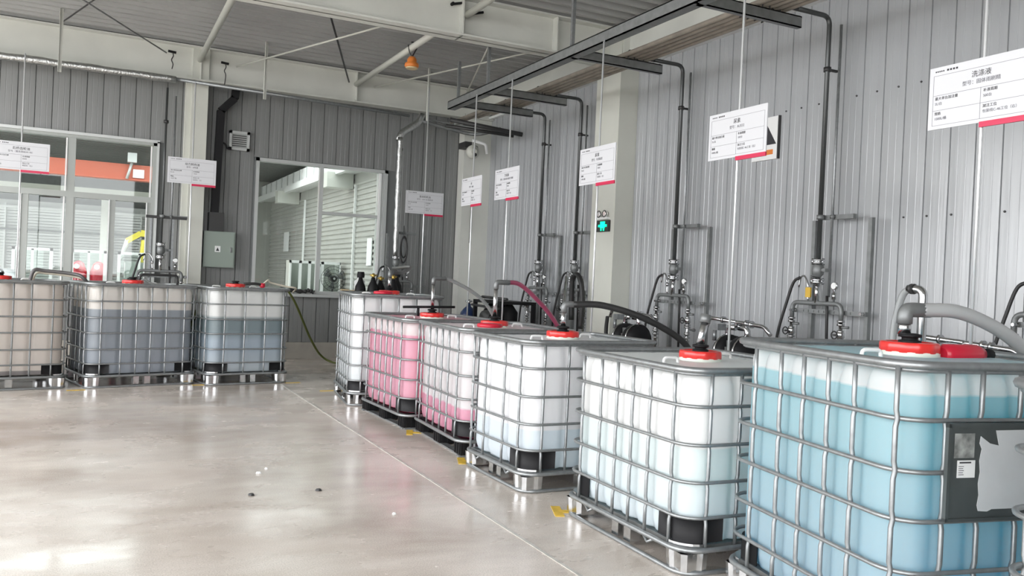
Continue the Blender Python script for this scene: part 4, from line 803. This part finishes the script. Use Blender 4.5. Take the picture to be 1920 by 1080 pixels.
tag(part('crane_girder', MB().box(-8, 3.3, 19.9, 20.1, 3.20, 3.52).box(-8, 3.3, 19.85, 20.15, 3.18, 3.21), 'craneo', None), 'orange red crane girder across the hall behind the left window', 'crane girder')
tag(part('crane_plate', MB().box(.72, .94, 19.86, 19.9, 3.24, 3.42), 'wh', None), 'white number plate on the orange red crane girder', 'plate')
tag(part('far_beam', MB().box(-8, 2.4, 21.8, 22.0, 2.86, 3.10), 'column', None), 'pale horizontal beam below the orange crane girder', 'beam')
tag(part('far_column', MB().box(.15, .32, 21.75, 21.95, 0, 3.0), 'beam', None), 'pale post below the beam in the hall behind the left window', 'column')
tag(part('hoist', MB().box(.60, .78, 19.7, 19.9, 3.55, 3.75).tube([(.69, 19.8, 3.55), (.60, 19.8, 3.2)], .03, 8), 'alu', None), 'small hoist on top of the orange red crane girder', 'hoist')
for x0, x1, lb in ((-1.25, -.62, 'left'), (-.34, .24, 'middle'), (.42, 1.15, 'right')):
    o = thing('guard_fence', lb+' white framed machine guard behind the left window', 'fence', (0, 0, 0))
    part('fence_frame', MB().box(x0, x1, 17, 17.04, 1.55, 1.60).box(x0, x0+.05, 17, 17.04, 0, 1.6).box(x1-.05, x1, 17, 17.04, 0, 1.6).box((x0+x1)/2-.02, (x0+x1)/2+.02, 17, 17.04, 0, 1.58), 'wh', o)
    part('fence_panel', MB().box(x0, x1, 17.01, 17.015, .2, 1.55), 'glass', o)
o = thing('robot_arm', 'yellow robot arm above the white machine behind the left window', 'robot', (0, 0, 0))
part('base', MB().lathe([(.13, 0), (.12, .8), (.09, 1.3)], (.85, 17.6, 0), 12), 'wh', o); part('lower_arm', MB().tube([(.85, 17.6, 1.3), (.88, 17.6, 1.78), (.88, 17.6, 1.85)], .055, 10), 'robot', o)
part('upper_arm', MB().bar((1.3, 17.6, 1.95), (.82, 17.6, 1.98), .10, .12).bar((.82, 17.6, 1.98), (.58, 17.6, 1.82), .09, .10), 'robot', o); part('wrist', MB().tube([(.60, 17.6, 1.84), (.52, 17.6, 1.60), (.46, 17.6, 1.45)], [.05, .035, .03], 8), 'alu', o)
o = thing('white_machine', 'white machine cabinet under the yellow robot arm', 'machine', (0, 0, 0)); part('body', MB().box(.45, .95, 17.1, 17.42, 0, 1.05).box(.55, .95, 17.15, 17.42, 1.12, 1.42), 'wh', o); part('cover', MB().box(.60, .9, 17.09, 17.40, 1.05, 1.125), 'galvd', o)
for x, lb in ((-.22, 'left'), (.12, 'right')):
    o = thing('red_machine', lb+' small red machine behind the left window', 'machine', (x, 17.9, 0)); part('body', MB().lathe([(.05, .8), (.14, .95), (.15, 1.2), (.09, 1.36), (.03, 1.4)], (0, 0, 0), 12), 'redd', o); part('stand', MB().box(-.1, .1, -.1, .1, 0, .8), 'dark', o); part('knob', MB().lathe([(.05, 0), (.05, -.04)], (-.03, -.14, 1.3), 10, 'y'), 'wh', o)
o = thing('parked_car', 'silver car seen low at the left edge through the left window', 'car', (-1.75, 16.4, 0))
part('body', MB().lathe([(.2, -.7), (.52, -.6), (.58, 0), (.5, .6), (.3, .72)], (0, 0, .70), 16, 'x'), 'galv', o)
for xx in (-.35, .38): part('wheel', MB().tube([(xx+.16*math.cos(a), -.56, .98-.6+.16*math.sin(a)) for a in [2*PI*i/16 for i in range(16)]], .05, 8, True), 'blackr', o)
part('lamp', MB().tube([(.42+.05*math.cos(a), -.50, 1.15+.05*math.sin(a)) for a in [2*PI*i/14 for i in range(14)]], .018, 8, True), 'blackr', o)
o = thing('glazed_cabinet', 'white framed glazed cabinet outside the second window behind the fan', 'cabinet', (0, 0, 0))
for a, b_ in ((3.42, 3.62), (3.62, 3.80), (3.80, 4.05), (4.05, 4.42)):
    d_ = part('door', MB().box(a, a+.035, 16.5, 16.55, .3, 1.6).box(b_-.02, b_, 16.5, 16.55, .3, 1.6).box(a, b_, 16.5, 16.55, 1.55, 1.6).box(a, b_, 16.5, 16.55, .3, .36), 'wh', o); part('door_glass', MB().box(a+.02, b_-.02, 16.53, 16.54, .36, 1.56), 'glass', d_)
part('carcass', MB().box(3.42, 4.42, 16.85, 16.9, .3, 1.6).box(3.42, 3.45, 16.55, 16.9, .3, 1.6).box(4.39, 4.42, 16.55, 16.9, .3, 1.6).box(3.42, 4.42, 16.55, 16.9, 1.0, 1.02).box(3.42, 4.42, 16.5, 16.9, 0, .3), 'siding', o); part('notice', MB().box(3.90, 4.02, 16.48, 16.49, 1.25, 1.5), 'paper', o)
o = thing('standing_fan', 'round black cage fan outside the second window', 'fan', (3.62, 13.95, 0))
cg = MB()
for rr3 in (.205, .15, .09): cg.tube([(rr3*math.cos(a), -.03 if rr3 < .2 else 0, 1.29+rr3*math.sin(a)) for a in [2*PI*i/28 for i in range(28)]], .004, 5, True)
for i in range(24):
    a = 2*PI*i/24; cg.tube([(.04*math.cos(a), -.06, 1.29+.04*math.sin(a)), (.13*math.cos(a), -.05, 1.29+.13*math.sin(a)), (.205*math.cos(a), 0, 1.29+.205*math.sin(a))], .002, 4)
part('cage', cg, 'dark', o); part('hub', MB().lathe([(.045, -.065), (.055, -.05), (.05, .02), (.04, .14)], (0, 0, 1.29), 16, 'y'), 'dark', o); part('hub_badge', MB().lathe([(.018, -.070), (.018, -.065)], (0, 0, 1.29), 12, 'y'), 'wh', o)
for i in range(3):
    a = 2*PI*i/3+.4; d1 = Vector((math.cos(a), 0, math.sin(a))); d2 = Vector((-math.sin(a), 0, math.cos(a))); c0 = Vector((0, 0, 1.29))
    q4 = [c0+d1*.05-d2*.02+Vector((0, -.02, 0)), c0+d1*.18-d2*.07+Vector((0, -.02, 0)), c0+d1*.17+d2*.06+Vector((0, .02, 0)), c0+d1*.05+d2*.02+Vector((0, .01, 0))]
    part('blade', MB().add([tuple(p) for p in q4]+[(p.x, p.y+.004, p.z) for p in q4], [(0, 1, 2, 3), (7, 6, 5, 4), (0, 4, 5, 1), (1, 5, 6, 2), (2, 6, 7, 3), (3, 7, 4, 0)]), 'galvd', o)
part('post', MB().cyl((0, .05, 0), (0, .05, 1.25), .018, 8), 'dark', o); part('foot', MB().lathe([(.2, 0), (.2, .02), (.03, .05)], (0, .05, 0), 18), 'dark', o)
